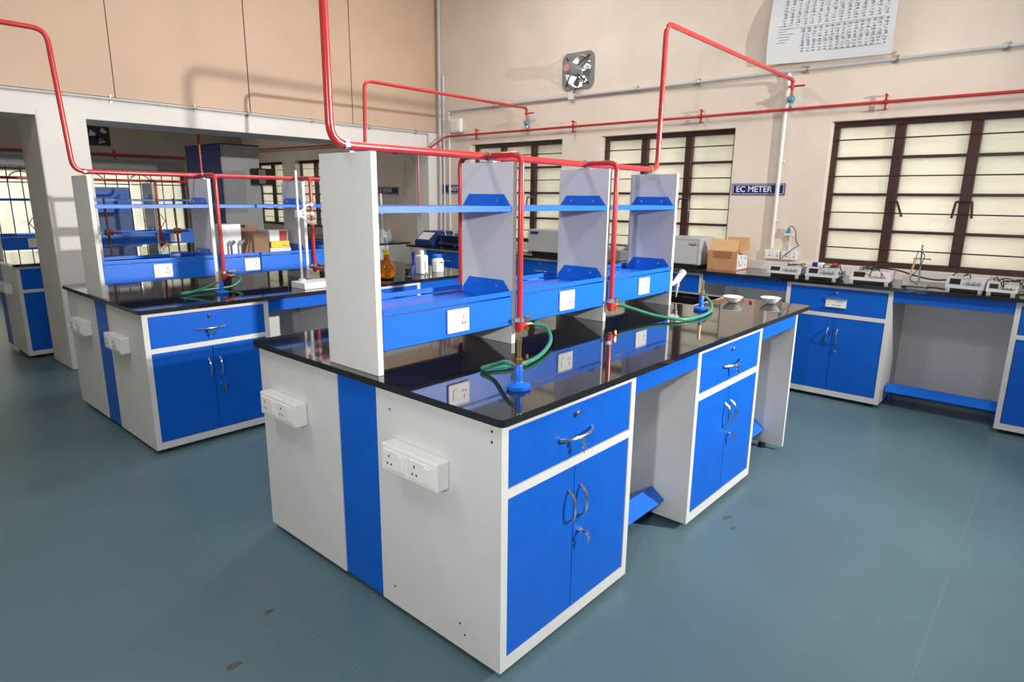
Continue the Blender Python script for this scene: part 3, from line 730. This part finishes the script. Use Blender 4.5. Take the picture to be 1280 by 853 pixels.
# periodic chart hanging on the wall
ch = thing('wall_chart', 'white printed chart hanging on the window wall, curling at its lower edge', 'poster', (WX-.03, .57, 2.63))
cy0, cy1, cz0, cz1 = .085, 1.025, 2.640, 3.62
def chart_pt(a, h, d=0.0):
    """a: 0 left .. 1 right as seen, h: 0 bottom .. 1 top"""
    bow = .015+.045*(1-h)*(0.35+.65*(abs(2*a-1)**1.5)) + .02*math.sin(h*7)
    y = cy1+(cy0-cy1)*a; z = cz0+(cz1-cz0)*h-.03*(a)*(1-h)
    return Vector((WX-.006-bow-d, y, z))
nu, nv = 14, 16; vs = []; fs = []
for d in (0, .0012):
    for j in range(nv+1):
        for i in range(nu+1): vs.append(chart_pt(i/nu, j/nv, d))
N = (nu+1)*(nv+1)
for j in range(nv):
    for i in range(nu):
        a = j*(nu+1)+i; fs += [(a, a+1, a+nu+2, a+nu+1), (N+a, N+a+nu+1, N+a+nu+2, N+a+1)]
for i in range(nu): fs += [(i, i+1, N+i+1, N+i), (N-nu-1+i, N-nu+i, 2*N-nu+i, 2*N-nu-1+i)]
for j in range(nv):
    a = j*(nu+1); b = a+nu; fs += [(a, a+nu+1, N+a+nu+1, N+a), (b, b+nu+1, N+b+nu+1, N+b)]
MB().add(vs, fs).build('sheet', PAPER, ch, smooth=True)
pm, pb = MB(), MB()
def mark(mb, a, h, wa, hh):
    e = .0022; mb.add([chart_pt(a, h, e), chart_pt(a+wa, h, e), chart_pt(a+wa, h+hh, e), chart_pt(a, h+hh, e)], [(0, 1, 2, 3)])
for row in range(24):
    h = .080+row*.0205+(.022 if row > 8 else 0)
    for c in range(15):
        a = .285+c*.046 if row <= 8 else .12+c*.057
        if row % 5 == 3 or (row % 5 == 2 and c < 2):
            for q in range(3): mark(pb, a+(.004, 0, .004)[q], h+q*.006, (.018, .026, .018)[q], .006)
        else:
            mark(pm, a, h, random.uniform(.012, .026), random.uniform(.004, .008))
            if random.random() < .6: mark(pm, a+.010, h+.009, random.uniform(.006, .018), .004)
        if random.random() < .4: mark(pm, a-.008, h, .0022, .020)
for row in range(7): mark(pm, .08+.01*(row % 2), .16+row*.021, random.uniform(.07, .13), .004)
mark(pm, .5, .075, .42, .003); mark(pm, .12, .265, .8, .002)
tag(pm.build('printed_text', INK, ch), kind='stuff'); tag(pb.build('printed_spots', INKB, ch), kind='stuff')
MB().cyl((WX-.012, cy1+.03, cz0-.005), (WX-.012, cy0-.02, cz0-.015), .006, 8).build('hanging_rod', CARDL, ch)
# department signs
def sign(label, y0, y1, z0, z1, body, size):
    s = thing('wall_sign', label, 'sign', (WX-.006, (y0+y1)/2, z0))
    MB().box(WX-.008, y0, z0, WX-.001, y1, z1).build('plate', SIGNB, s)
    f = MB(); t = .004; e = .008
    for (a, b, c, d) in ((y0+e, z0+e, y1-e, z0+e+t), (y0+e, z1-e-t, y1-e, z1-e), (y0+e, z0+e, y0+e+t, z1-e), (y1-e-t, z0+e, y1-e, z1-e)): f.box(WX-.0092, a, b, WX-.0078, c, d)
    f.build('border', WHITEP, s)
    text('lettering', body, size, WHITEP, s, facing((WX-.0095, (y0+y1)/2+(.035 if body[:2] == 'EC' else 0), (z0+z1)/2-.001), (0, -1, 0)), .001)
sign('blue wall sign reading EC METER between the windows', .782, 1.25, 1.568, 1.667, 'EC METER', .072)
sign('blue wall sign half hidden behind the red drop pipe by the corner', 4.60, 5.15, 1.565, 1.675, 'DIGITAL S', .07)
sign('dark blue wall sign in the back room beside the near rack board', 6.07, 6.72, 1.548, 1.65, 'GLS MEAN', .08)

# wall sockets and plug near the sign
def RW(y, z): return lambda p: Vector((WX-.001+p[1], y-p[0], z+p[2]))
socket_plate('left white twin socket on the wall above the counter', RW(.83, 1.055), .13, .075, .03, True, group='wall sockets')
socket_plate('right white twin socket on the wall above the counter', RW(.685, 1.055), .13, .075, .03, True, group='wall sockets')
pl = thing('plug_adaptor', 'white plug adaptor with cable hanging high on the wall', 'plug', (WX-.02, .70, 1.21))
MB().box(WX-.045, .665, 1.225, WX-.002, .735, 1.245).build('body', WHITEP, pl, bevel=.004)
MB().lathe([(.018, 0), (.016, .03), (.010, .045)], (WX-.03, .705, 1.246), 12).build('plug', TEAL, pl, smooth=True)
MB().box(WX-.02, .688, 1.096, WX-.002, .702, 1.225).build('lead_cover', WHITEP, pl)
MB().tube(catmull([(WX-.03, .705, 1.29), (WX-.05, .68, 1.31), (WX-.06, .64, 1.27), (WX-.04, .63, 1.18), (WX-.06, .60, 1.15), (WX-.05, .63, 1.13), (WX-.04, .70, 1.07), (WX-.1, .72, 1.03)]), .0035, 6).build('cable', BLACK, pl, smooth=True)

# ------------------------------------------------------------------ instruments on the counter
def meter(label, yc, x0, w, d, h, rot, dark=False, scribble=0):
    c = thing('bench_meter', label, 'meter', (x0, yc, ZC), 'conductivity meters on the counter')
    cr, sr = math.cos(rot), math.sin(rot)
    T = lambda p: Vector((x0+cr*p[1]+sr*p[0], yc-cr*p[0]+sr*p[1], ZC+p[2]))
    b = MB(T); b.prism([(0, .022), (.035, h), (d, h), (d, .022)], 'x', -w/2, w/2)
    b.build('case', LGREY if not dark else CREAMG, c, bevel=.003)
    f = MB(T).box(-w/2+.008, .006, .004, w/2-.008, d-.02, .022).build('base', BLACK, c)
    for a in (-w/2+.02, w/2-.02): MB(T).box(a-.012, 0, 0, a+.012, .02, .022).build('foot', LGREY, c)
    n = math.hypot(.035, h-.022)
    def fp(u, s, o=.001): # point on slanted front face
        return (u, .035*s-o*(h-.022)/n, .022+(h-.022)*s+o*.035/n)
    dsp = MB(T); dsp.add([fp(-w*.40, .35, .002), fp(-w*.12, .35, .002), fp(-w*.12, .82, .002), fp(-w*.40, .82, .002), fp(-w*.40, .35, -.002), fp(-w*.12, .35, -.002), fp(-w*.12, .82, -.002), fp(-w*.40, .82, -.002)],
                         [(0, 1, 2, 3), (7, 6, 5, 4), (0, 4, 5, 1), (1, 5, 6, 2), (2, 6, 7, 3), (3, 7, 4, 0)]); dsp.build('display', DISPLAY, c)
    for k in range(3):
        MB(T).cyl(fp(w*(.08+.14*k), .5, 0), fp(w*(.08+.14*k), .5, .014), .011, 12).build('knob', GREYP if not dark else LGREY, c, smooth=True)
    for k in range(scribble):
        rn = random.Random(k*13+int(yc*1000)); pts = []
        a0 = rn.uniform(-w*.4, w*.1)
        for q in range(6): pts.append((a0+rn.uniform(-.05, .05)+q*.022, rn.uniform(-.01, d*.5), (h+.006+rn.uniform(0, .022)) if 0 < q < 5 else h*.6))
        MB(T).tube(catmull(pts, 5), .0035, 5).build('cable', BLACK, c, smooth=True)
    return c
meter('silver meter with dark display nearest the wall sockets', .565, 3.985, .26, .24, .085, 0.0, scribble=2)
meter('silver meter with blue and red plugs lying on it', .275, 3.975, .235, .24, .095, 0.0, scribble=2)
meter('silver meter under tangled black leads left of the window mullion', -.06, 3.985, .27, .24, .095, .05, True, scribble=4)
meter('silver meter with red display right of the electrode stand', -.645, 3.985, .225, .24, .10, -.05, scribble=1)
meter('pinkish meter with black leads beside the right edge of the picture', -.85, 3.96, .17, .24, .085, -.05, True, scribble=4)
for (y, mat, l) in ((.34, NAVY, 'dark blue plug lying on the second meter'), (.30, WHITEP, 'white plug lying on the second meter'), (.20, REDC, 'red plug lying on the second meter')):
    tag(MB().box(4.02, y-.02, ZC+.0955, 4.07, y+.02, ZC+.128).build('plug', mat, bevel=.005), l, 'plug')
st = thing('electrode_stand', 'small steel electrode stand beside the window mullion', 'stand', (4.12, -.36, ZC), )
MB().box(4.06, -.42, ZC, 4.16, -.30, ZC+.018).build('base', STEEL, st, bevel=.004)
MB().cyl((4.13, -.355, ZC+.015), (4.13, -.345, ZC+.30), .006, 8).build('rod', STEEL, st, smooth=True)
MB().cyl((4.13, -.30, ZC+.20), (4.13, -.41, ZC+.20), .006, 8).build('clamp_arm', STEEL, st, smooth=True)
MB().cyl((4.13, -.315, ZC+.195), (4.13, -.295, ZC+.07), .009, 10, .006).build('electrode', CARDL, st, smooth=True)
MB().tube(catmull([(4.13, -.315, ZC+.2), (4.12, -.33, ZC+.25), (4.12, -.37, ZC+.22), (4.10, -.34, ZC+.12), (4.12, -.30, ZC+.05), (4.05, -.36, ZC+.02)]), .003, 5).build('cable', BLACK, st, smooth=True)
tag(MB().lathe([(.026, 0), (.027, .002), (.027, .07), (.025, .07), (.025, .003)], (4.13, -.275, ZC), 16).build('beaker', GLASS, smooth=True), 'tiny glass beaker under the electrode stand', 'beaker')
tag(MB().tube(catmull([(4.30, .12, ZC+.06), (4.34, 0, ZC+.09), (4.36, -.16, ZC+.085), (4.36, -.3, ZC+.05), (4.38, -.42, ZC+.03), (4.38, -.55, ZC+.04), (4.36, -.8, ZC+.03), (4.36, -1.1, ZC+.02)]), .006, 6).build('power_cable', BLACK, smooth=True), 'black power cable trailing along the window sill', 'cable')
# cardboard box with open flaps
bx = thing('cardboard_box', 'open brown cardboard box on the counter left of the wall sockets', 'box', (4.2, 1.1, ZC))
MB().box(4.10, 1.00, ZC, 4.36, 1.262, ZC+.165).build('body', CARD, bx)
MB().prism([(4.10, ZC+.165), (4.104, ZC+.165), (4.150, ZC+.262), (4.146, ZC+.262)], 'y', 1.005, 1.255).build('flap', CARDL, bx)
MB().box(4.355, 1.00, ZC+.165, 4.36, 1.20, ZC+.275).build('flap', CARDL, bx)
MB().prism([(1.00, ZC+.165), (1.004, ZC+.165), (.955, ZC+.15), (.951, ZC+.15)], 'x', 4.12, 4.34).build('flap', CARDL, bx)
MB().box(4.0985, 1.045, ZC+.10, 4.10, 1.215, ZC+.162).build('tape', CARDD, bx)
pr = MB().box(4.12, .9985, ZC+.01, 4.34, 1.0, ZC+.155).build('printed_label', WHITER, bx)
pk = MB(); rn = random.Random(4)
for i in range(26):
    a, z = rn.uniform(4.13, 4.31), rn.uniform(ZC+.02, ZC+.14); pk.box(a, .9975, z, a+rn.uniform(.006, .02), .9984, z+rn.uniform(.004, .014))
tag(pk.build('printed_marks', INK, pr), kind='stuff')
# wrapped instrument
wi = thing('wrapped_instrument', 'grey instrument in clear wrapping beside the cardboard box', 'instrument', (4.2, 1.46, ZC))
MB().box(4.09, 1.335, ZC+.02, 4.40, 1.70, ZC+.265).build('body', LGREY, wi, bevel=.012)
MB().box(4.086, 1.37, ZC+.03, 4.091, 1.66, ZC+.235).build('front_panel', GREYP if False else HOODW, wi)
MB().box(4.10, 1.37, ZC, 4.38, 1.66, ZC+.02).build('base', BLACK, wi)
text('logo', 'Super', .035, BLACK, wi, facing((4.0855, 1.405, ZC+.205), (0, -1, 0)), .0005)
MB().box(4.0852, 1.37, ZC+.222, 4.0858, 1.42, ZC+.225).build('logo_arc', BLACK, wi)
# pale box behind the middle bay
mi = thing('instrument_case', 'pale grey instrument case on the counter seen through the middle bay', 'instrument', (4.2, 3.12, ZC))
MB().box(4.06, 2.86, ZC+.03, 4.38, 3.32, ZC+.265).build('body', LGREY, mi, bevel=.006)
MB().box(4.08, 2.9, ZC, 4.36, 3.28, ZC+.03).build('base', BLACK, mi)
MB().box(4.0585, 3.18, ZC+.215, 4.06, 3.29, ZC+.245).build('badge', NAVY, mi)
tag(MB().box(4.14, 3.40, ZC, 4.30, 3.60, ZC+.02).build('tray', CREAMP, bevel=.004), 'flat pale tray on the counter left of the instrument case', 'tray')
ob = thing('instrument_case', 'dark low instrument on the counter seen through the last bay', 'instrument', (4.2, 2.35, ZC))
MB().box(4.08, 2.15, ZC, 4.34, 2.60, ZC+.10).build('body', GREYP, ob, bevel=.006); MB().box(4.10, 2.2, ZC+.1, 4.32, 2.55, ZC+.13).build('lid', LGREY, ob, bevel=.006)
# blue colorimeter and shaker in the far corner
cm = thing('colorimeter', 'blue wedge shaped colorimeter with white keypad in the far corner', 'instrument', (4.15, 5.0, ZC))
MB().prism([(4.0, ZC), (4.36, ZC), (4.36, ZC+.17), (4.16, ZC+.17), (4.0, ZC+.05)], 'y', 4.83, 5.17).build('case', NAVY, cm, bevel=.006)
MB().prism([(4.02, ZC+.069), (4.13, ZC+.151), (4.128, ZC+.154), (4.018, ZC+.072)], 'y', 4.92, 5.14).build('keypad', WHITEP, cm)
sk = thing('flask_shaker', 'blue flask shaker carrying small flasks near the far corner', 'instrument', (4.2, 4.45, ZC))
MB().box(4.03, 4.20, ZC+.02, 4.36, 4.76, ZC+.05).build('base', NAVY, sk, bevel=.004)
MB().box(4.06, 4.30, ZC+.05, 4.33, 4.70, ZC+.125).build('motor_housing', BLACK, sk, bevel=.01)
MB().box(4.02, 4.18, ZC+.125, 4.37, 4.78, ZC+.14).build('platform', NAVY, sk)
for y in (4.25, 4.40, 4.55, 4.70):
    MB().tube([(4.06, y+.05*math.cos(q), ZC+.14+.06*math.sin(q)) for q in [math.pi*i/8 for i in range(9)]], .004, 6).build('clip', STEEL, sk, smooth=True)
for a, b in ((4.05, 4.22), (4.05, 4.72), (4.33, 4.22), (4.33, 4.72)): MB().cyl((a, b, ZC), (a, b, ZC+.125), .012, 8).build('leg', BLACK, sk)
# glassware on the back-room counter
for i, (x, y, k) in enumerate([(4.02, 5.88, 0), (4.13, 5.95, 1), (4.24, 6.0, 0), (4.04, 6.03, 1), (4.15, 6.12, 0), (4.03, 6.18, 1), (4.20, 6.28, 0)]):
    pf = [(.052, 0), (.056, .004), (.058, .035), (.022, .12), (.022, .18), (.019, .18), (.019, .12), (.053, .035), (.050, .006)] if k == 0 else [(.044, 0), (.046, .004), (.046, .15), (.043, .15), (.041, .006)]
    lab = ['conical flask nearest the red drop pipe on the back-room counter', 'tall beaker second from the red drop pipe on the back-room counter', 'conical flask third from the red drop pipe on the back-room counter', 'tall beaker in the middle of the back-room glassware', 'conical flask in the middle of the back-room glassware', 'tall beaker nearest the rack board on the back-room counter', 'conical flask at the far left of the back-room glassware'][i]
    tag(MB().lathe(pf, (x, y, .8955), 16).build('conical_flask' if k == 0 else 'beaker', CLOUDY, smooth=True), 'clear glass '+lab, 'flask' if k == 0 else 'beaker', 'glassware on the back-room counter')

# ------------------------------------------------------------------ things on the left bench
ZS = .975
Z = ZTOP
bs = thing('burette_stand', 'white burette stand with slab base and double clamp on the left bench', 'stand', (1.12, 2.93, Z), )
MB().box(1.03, 2.80, Z, 1.29, 2.98, Z+.045).build('base', WHITEP, bs, bevel=.004)
MB().cyl((1.095, 2.94, Z+.045), (1.095, 2.94, Z+.06), .024, 14).build('socket', WHITEP, bs, smooth=True)
MB().cyl((1.095, 2.94, Z+.06), (1.095, 2.94, 1.73), .0085, 10).build('rod', WHITEP, bs, smooth=True)
cl = MB().box(1.078, 2.92, 1.40, 1.118, 2.96, 1.455).build('clamp', WHITEP, bs, bevel=.006)
for z, dz in ((1.445, .05), (1.43, 0), (1.415, -.05)):
    m = MB(); m.tube(catmull([(1.112, 2.925, z), (1.135, 2.91, z+dz*.7), (1.165, 2.90, z+dz)]), .007, 8); m.lathe([(.004, -.014), (.014, -.009), (.016, 0), (.014, .009), (.004, .014)], (1.175, 2.895, z+dz), 12)
    m.build('prong', WHITEP, cl, smooth=True)
fk = thing('round_flask', 'round bottom flask of orange liquid on the left bench', 'flask', (1.80, 2.88, Z))
fq = (1.80, 2.88, Z)
MB().lathe([(.002, .004), (.038, .008), (.066, .036), (.074, .068), (.066, .102), (.044, .135), (.024, .165), (.0215, .20)], fq, 24).build('liquid', ORANGE, fk, smooth=True)
MB().lathe([(.0215, .2005), (.021, .235), (.024, .24), (.020, .241), (.0175, .235), (.018, .2005)], fq, 16).build('neck', YEL, fk, smooth=True)
MB().lathe([(.050, 0), (.056, .014), (.040, .016), (.039, .002)], fq, 20).build('cork_ring', BLACK, fk, smooth=True)
bt = thing('burette', 'slim glass burette standing in the neck of the orange flask', 'burette', (1.80, 2.88, Z+.2))
MB().cyl((1.80, 2.88, Z+.205), (1.79, 2.885, Z+.34), .005, 8).build('stem', GLASS, bt, smooth=True)
MB().cyl((1.79, 2.885, Z+.34), (1.785, 2.89, Z+.40), .008, 10).build('joint', WHITEP, bt, smooth=True)
MB().cyl((1.785, 2.89, Z+.40), (1.78, 2.893, Z+.52), .005, 10).build('tube', GLASS, bt, smooth=True)
MB().cyl((1.78, 2.893, Z+.52), (1.777, 2.895, Z+.68), .008, 10).build('upper_tube', WHITEP, bt, smooth=True)
MB().box(1.768, 2.88, Z+.335, 1.812, 2.89, Z+.35).build('stopcock', WHITEP, bt, bevel=.003)
bk = thing('beaker', 'glass beaker of dark liquid beside the white wash bottle', 'beaker', (2.04, 2.90, Z))
MB().lathe([(.034, 0), (.036, .003), (.036, .095), (.039, .098), (.0345, .095), (.0335, .004)], (2.04, 2.90, Z), 20).build('glass', GLASS, bk, smooth=True)
MB().lathe([(.0325, .005), (.0325, .07)], (2.04, 2.90, Z), 20).build('liquid', M('dark_teal_liquid', (.01, .05, .06), .1), bk, smooth=True)
tag(MB().lathe([(.016, 0), (.016, .10), (.010, .11), (.010, .16), (.013, .165), (.013, .195), (.004, .20)], (2.13, 2.95, Z), 14).build('dropper_bottle', BLUEG, smooth=True), 'slim cobalt blue dropper bottle behind the glass beaker', 'bottle')
wb = thing('wash_bottle', 'square white reagent bottle with a narrow neck on the left bench', 'bottle', (2.24, 2.96, Z))
MB().box(2.19, 2.92, Z, 2.27, 3.00, Z+.165).build('body', WHITER, wb, bevel=.01)
MB().cyl((2.23, 2.96, Z+.164), (2.23, 2.96, Z+.205), .020, 14).build('neck', WHITER, wb, smooth=True)
MB().box(2.205, 2.9185, Z+.03, 2.255, 2.9205, Z+.13).build('label_sheet', WHITEP, wb); MB().box(2.226, 2.9178, Z+.04, 2.233, 2.9186, Z+.115).build('label_print', INK, wb)
jr = thing('reagent_jar', 'white plastic jar with blue lid on the left bench', 'jar', (2.43, 2.98, Z))
MB().lathe([(.048, 0), (.052, .005), (.052, .10), (.045, .118), (.036, .124), (.036, .130)], (2.43, 2.98, Z), 10).build('body', WHITEP, jr, smooth=False)
MB().cyl((2.43, 2.98, Z+.128), (2.43, 2.98, Z+.155), .040, 18).build('lid', BLUEP, jr, smooth=True)
MB().box(2.41, 2.9265, Z+.085, 2.44, 2.9285, Z+.095).build('label_print', REDC, jr)
rn = random.Random(9)
for i, (x, y) in enumerate(((2.16, 2.83), (2.19, 2.86), (2.215, 2.835), (2.24, 2.865))):
    tag(MB().lathe([(.012, 0), (.012, .016), (.005, .019), (.005, .026), (.008, .028), (.002, .032)], (x, y, Z), 10).build('balance_weight', STEEL, smooth=True), ['leftmost small metal balance weight before the square white bottle', 'second small metal balance weight from the glass beaker', 'third small metal balance weight from the glass beaker', 'rightmost small metal balance weight, nearest the blue-lidded jar'][i], 'weight', 'balance weights on the left bench')
# boxes in the left rack trays
yt = YL+.64; zt = 1.1005
fb = thing('foam_box', 'white foam box standing in the middle tray of the left rack', 'box', (.88, yt+.12, zt))
MB().box(.755, yt+.04, zt, .895, yt+.16, zt+.245).build('body', WHITEP, fb, bevel=.004)
for k in range(2):
    m = MB(); m.cyl((.80+k*.075, yt+.01, zt+.02), (.80+k*.075, yt+.01, zt+.10), .008, 8); m.cyl((.80+k*.075, yt+.01, zt+.10), (.825+k*.075, yt+.0, zt+.125), .013, 10)
    tag(m.build('pipe_clamp', CHROME, smooth=True), ['left', 'right'][k]+' chrome clamp standing in front of the white foam box', 'clamp', 'chrome clamps in the left rack')
cb = thing('cardboard_box', 'dull brown cardboard box with torn flaps in the left rack', 'box', (1.0, yt+.1, zt))
MB().prism([(.92, zt), (1.085, zt), (1.10, zt+.17), (.955, zt+.185)], 'y', yt+.02, yt+.2).build('body', CARDB, cb)
MB().prism([(.955, zt+.185), (1.10, zt+.17), (1.10, zt+.225), (.96, zt+.23)], 'y', yt+.195, yt+.2).build('flap', CARDB, cb)
MB().prism([(.90, zt+.02), (.925, zt+.0), (.96, zt+.165), (.955, zt+.165)], 'y', yt+.02, yt+.18).build('flap', CARDB, cb)
for (z0, z1, x0, x1, mat, l) in ((0, .055, 1.105, 1.275, CREAMP, 'cream carton under the yellow box in the left rack'), (.0555, .105, 1.115, 1.265, YEL, 'yellow carton in the left rack'), (.1055, .19, 1.105, 1.255, WHITER, 'white and red carton on top of the yellow one in the left rack')):
    c = thing('carton', l, 'box', ((x0+x1)/2, yt+.1, zt+z0), 'cartons in the left rack')
    MB().box(x0, yt+.03, zt+z0, x1, yt+.2, zt+z1).build('body', mat, c, bevel=.002)
    if mat is WHITER: MB().box(x0+.08, yt+.0295, zt+z0+.002, x1-.005, yt+.031, zt+z1-.002).build('red_band', REDC, c)
    if mat is YEL: MB().box(x0+.09, yt+.0292, zt+z0+.012, x0+.13, yt+.031, zt+z0+.018).build('print', INK, c)

# ------------------------------------------------------------------ back room contents
ZS = .98
for i, (x, y) in enumerate(((.86, Y3+.20), (1.52, Y3+.20))):
    r = thing('retort_stand', ['rusty retort stand on the back-room bench near the column', 'rusty retort stand in the middle of the back-room bench'][i], 'stand', (x, y, Z), 'retort stands')
    MB().box(x-.08, y-.06, Z, x+.08, y+.06, Z+.015).build('base', RUST, r)
    MB().cyl((x, y+.03, Z+.012), (x-.01, y+.03, Z+.60), .011, 8).build('rod', RUST, r, smooth=True)
    m = MB(); m.cyl((x-.05, y+.02, Z+.25), (x+.10, y-.02, Z+.25), .012, 8); m.box(x-.03, y+.005, Z+.22, x+.03, y+.05, Z+.28)
    m.build('boss_clamp', RUST, r)
ZS = 1.0
hb = thing('blue_hood', 'large pale blue metal hood standing against the back-room windows', 'hood', (1.8, 9.4, 0))
MB().box(1.55, 9.2, .86, 2.07, 9.75, 1.60).build('upper_body', PALEB, hb, bevel=.02); MB().box(1.50, 9.1, 0, 2.12, 9.8, .86).build('cabinet', PALEB, hb, bevel=.01)
MB().box(1.60, 9.19, 1.25, 2.02, 9.2, 1.55).build('front_panel', BLUEP, hb)
fh = thing('fume_hood', 'tall fume hood with grey front and dark blue side in the back room', 'fume hood', (3.25, 8.7, 0))
x0, x1, y0, y1 = 2.96, 3.56, 8.2, 9.35
MB().box(x0+.02, y0+.02, 0, x1, y1, 2.22).build('body', HOODW, fh)
MB().box(x0, y0, 0, x0+.019, y1, 2.22).build('side_panel', HOODB, fh)
MB().box(x0-.005, y0-.01, 2.22, x1+.01, y1+.01, 2.235).build('top_plate', BLACK, fh)
MB().box(x0+.03, y0+.008, 1.25, x0+.36, y0+.019, 1.86).build('sash', LGREY, fh)
MB().box(x0+.02, y0+.006, .85, x1-.01, y0+.019, .93).build('sill', BLACK, fh)
bb = fh
MB().box(3.40, 7.98, 1.66, 3.66, 8.19, 1.90).build('blower', BLACK, bb, bevel=.01); MB().box(3.42, 7.972, 1.68, 3.52, 7.98, 1.88).build('louvre', GREYP, bb)
cf = thing('exhaust_fan', 'small dark exhaust fan high on the back-room wall beside the column', 'fan', (2.16, YB-.05, 2.24))
fx = 2.16
MB().box(fx-.16, YB-.03, 2.26, fx+.16, YB, 2.54).build('mounting_ring', BLACK, cf)
for k in range(3):
    q = k*2*math.pi/3+.4
    MB().prism([(fx, 2.4), (fx+.14*math.cos(q), 2.4+.13*math.sin(q)), (fx+.14*math.cos(q+.8), 2.4+.13*math.sin(q+.8))], 'y', YB-.05, YB-.045).build('blade', LGREY, cf)
MB().cyl((fx, YB-.16, 2.4), (fx, YB-.03, 2.4), .045, 12).build('motor', BLACK, cf)
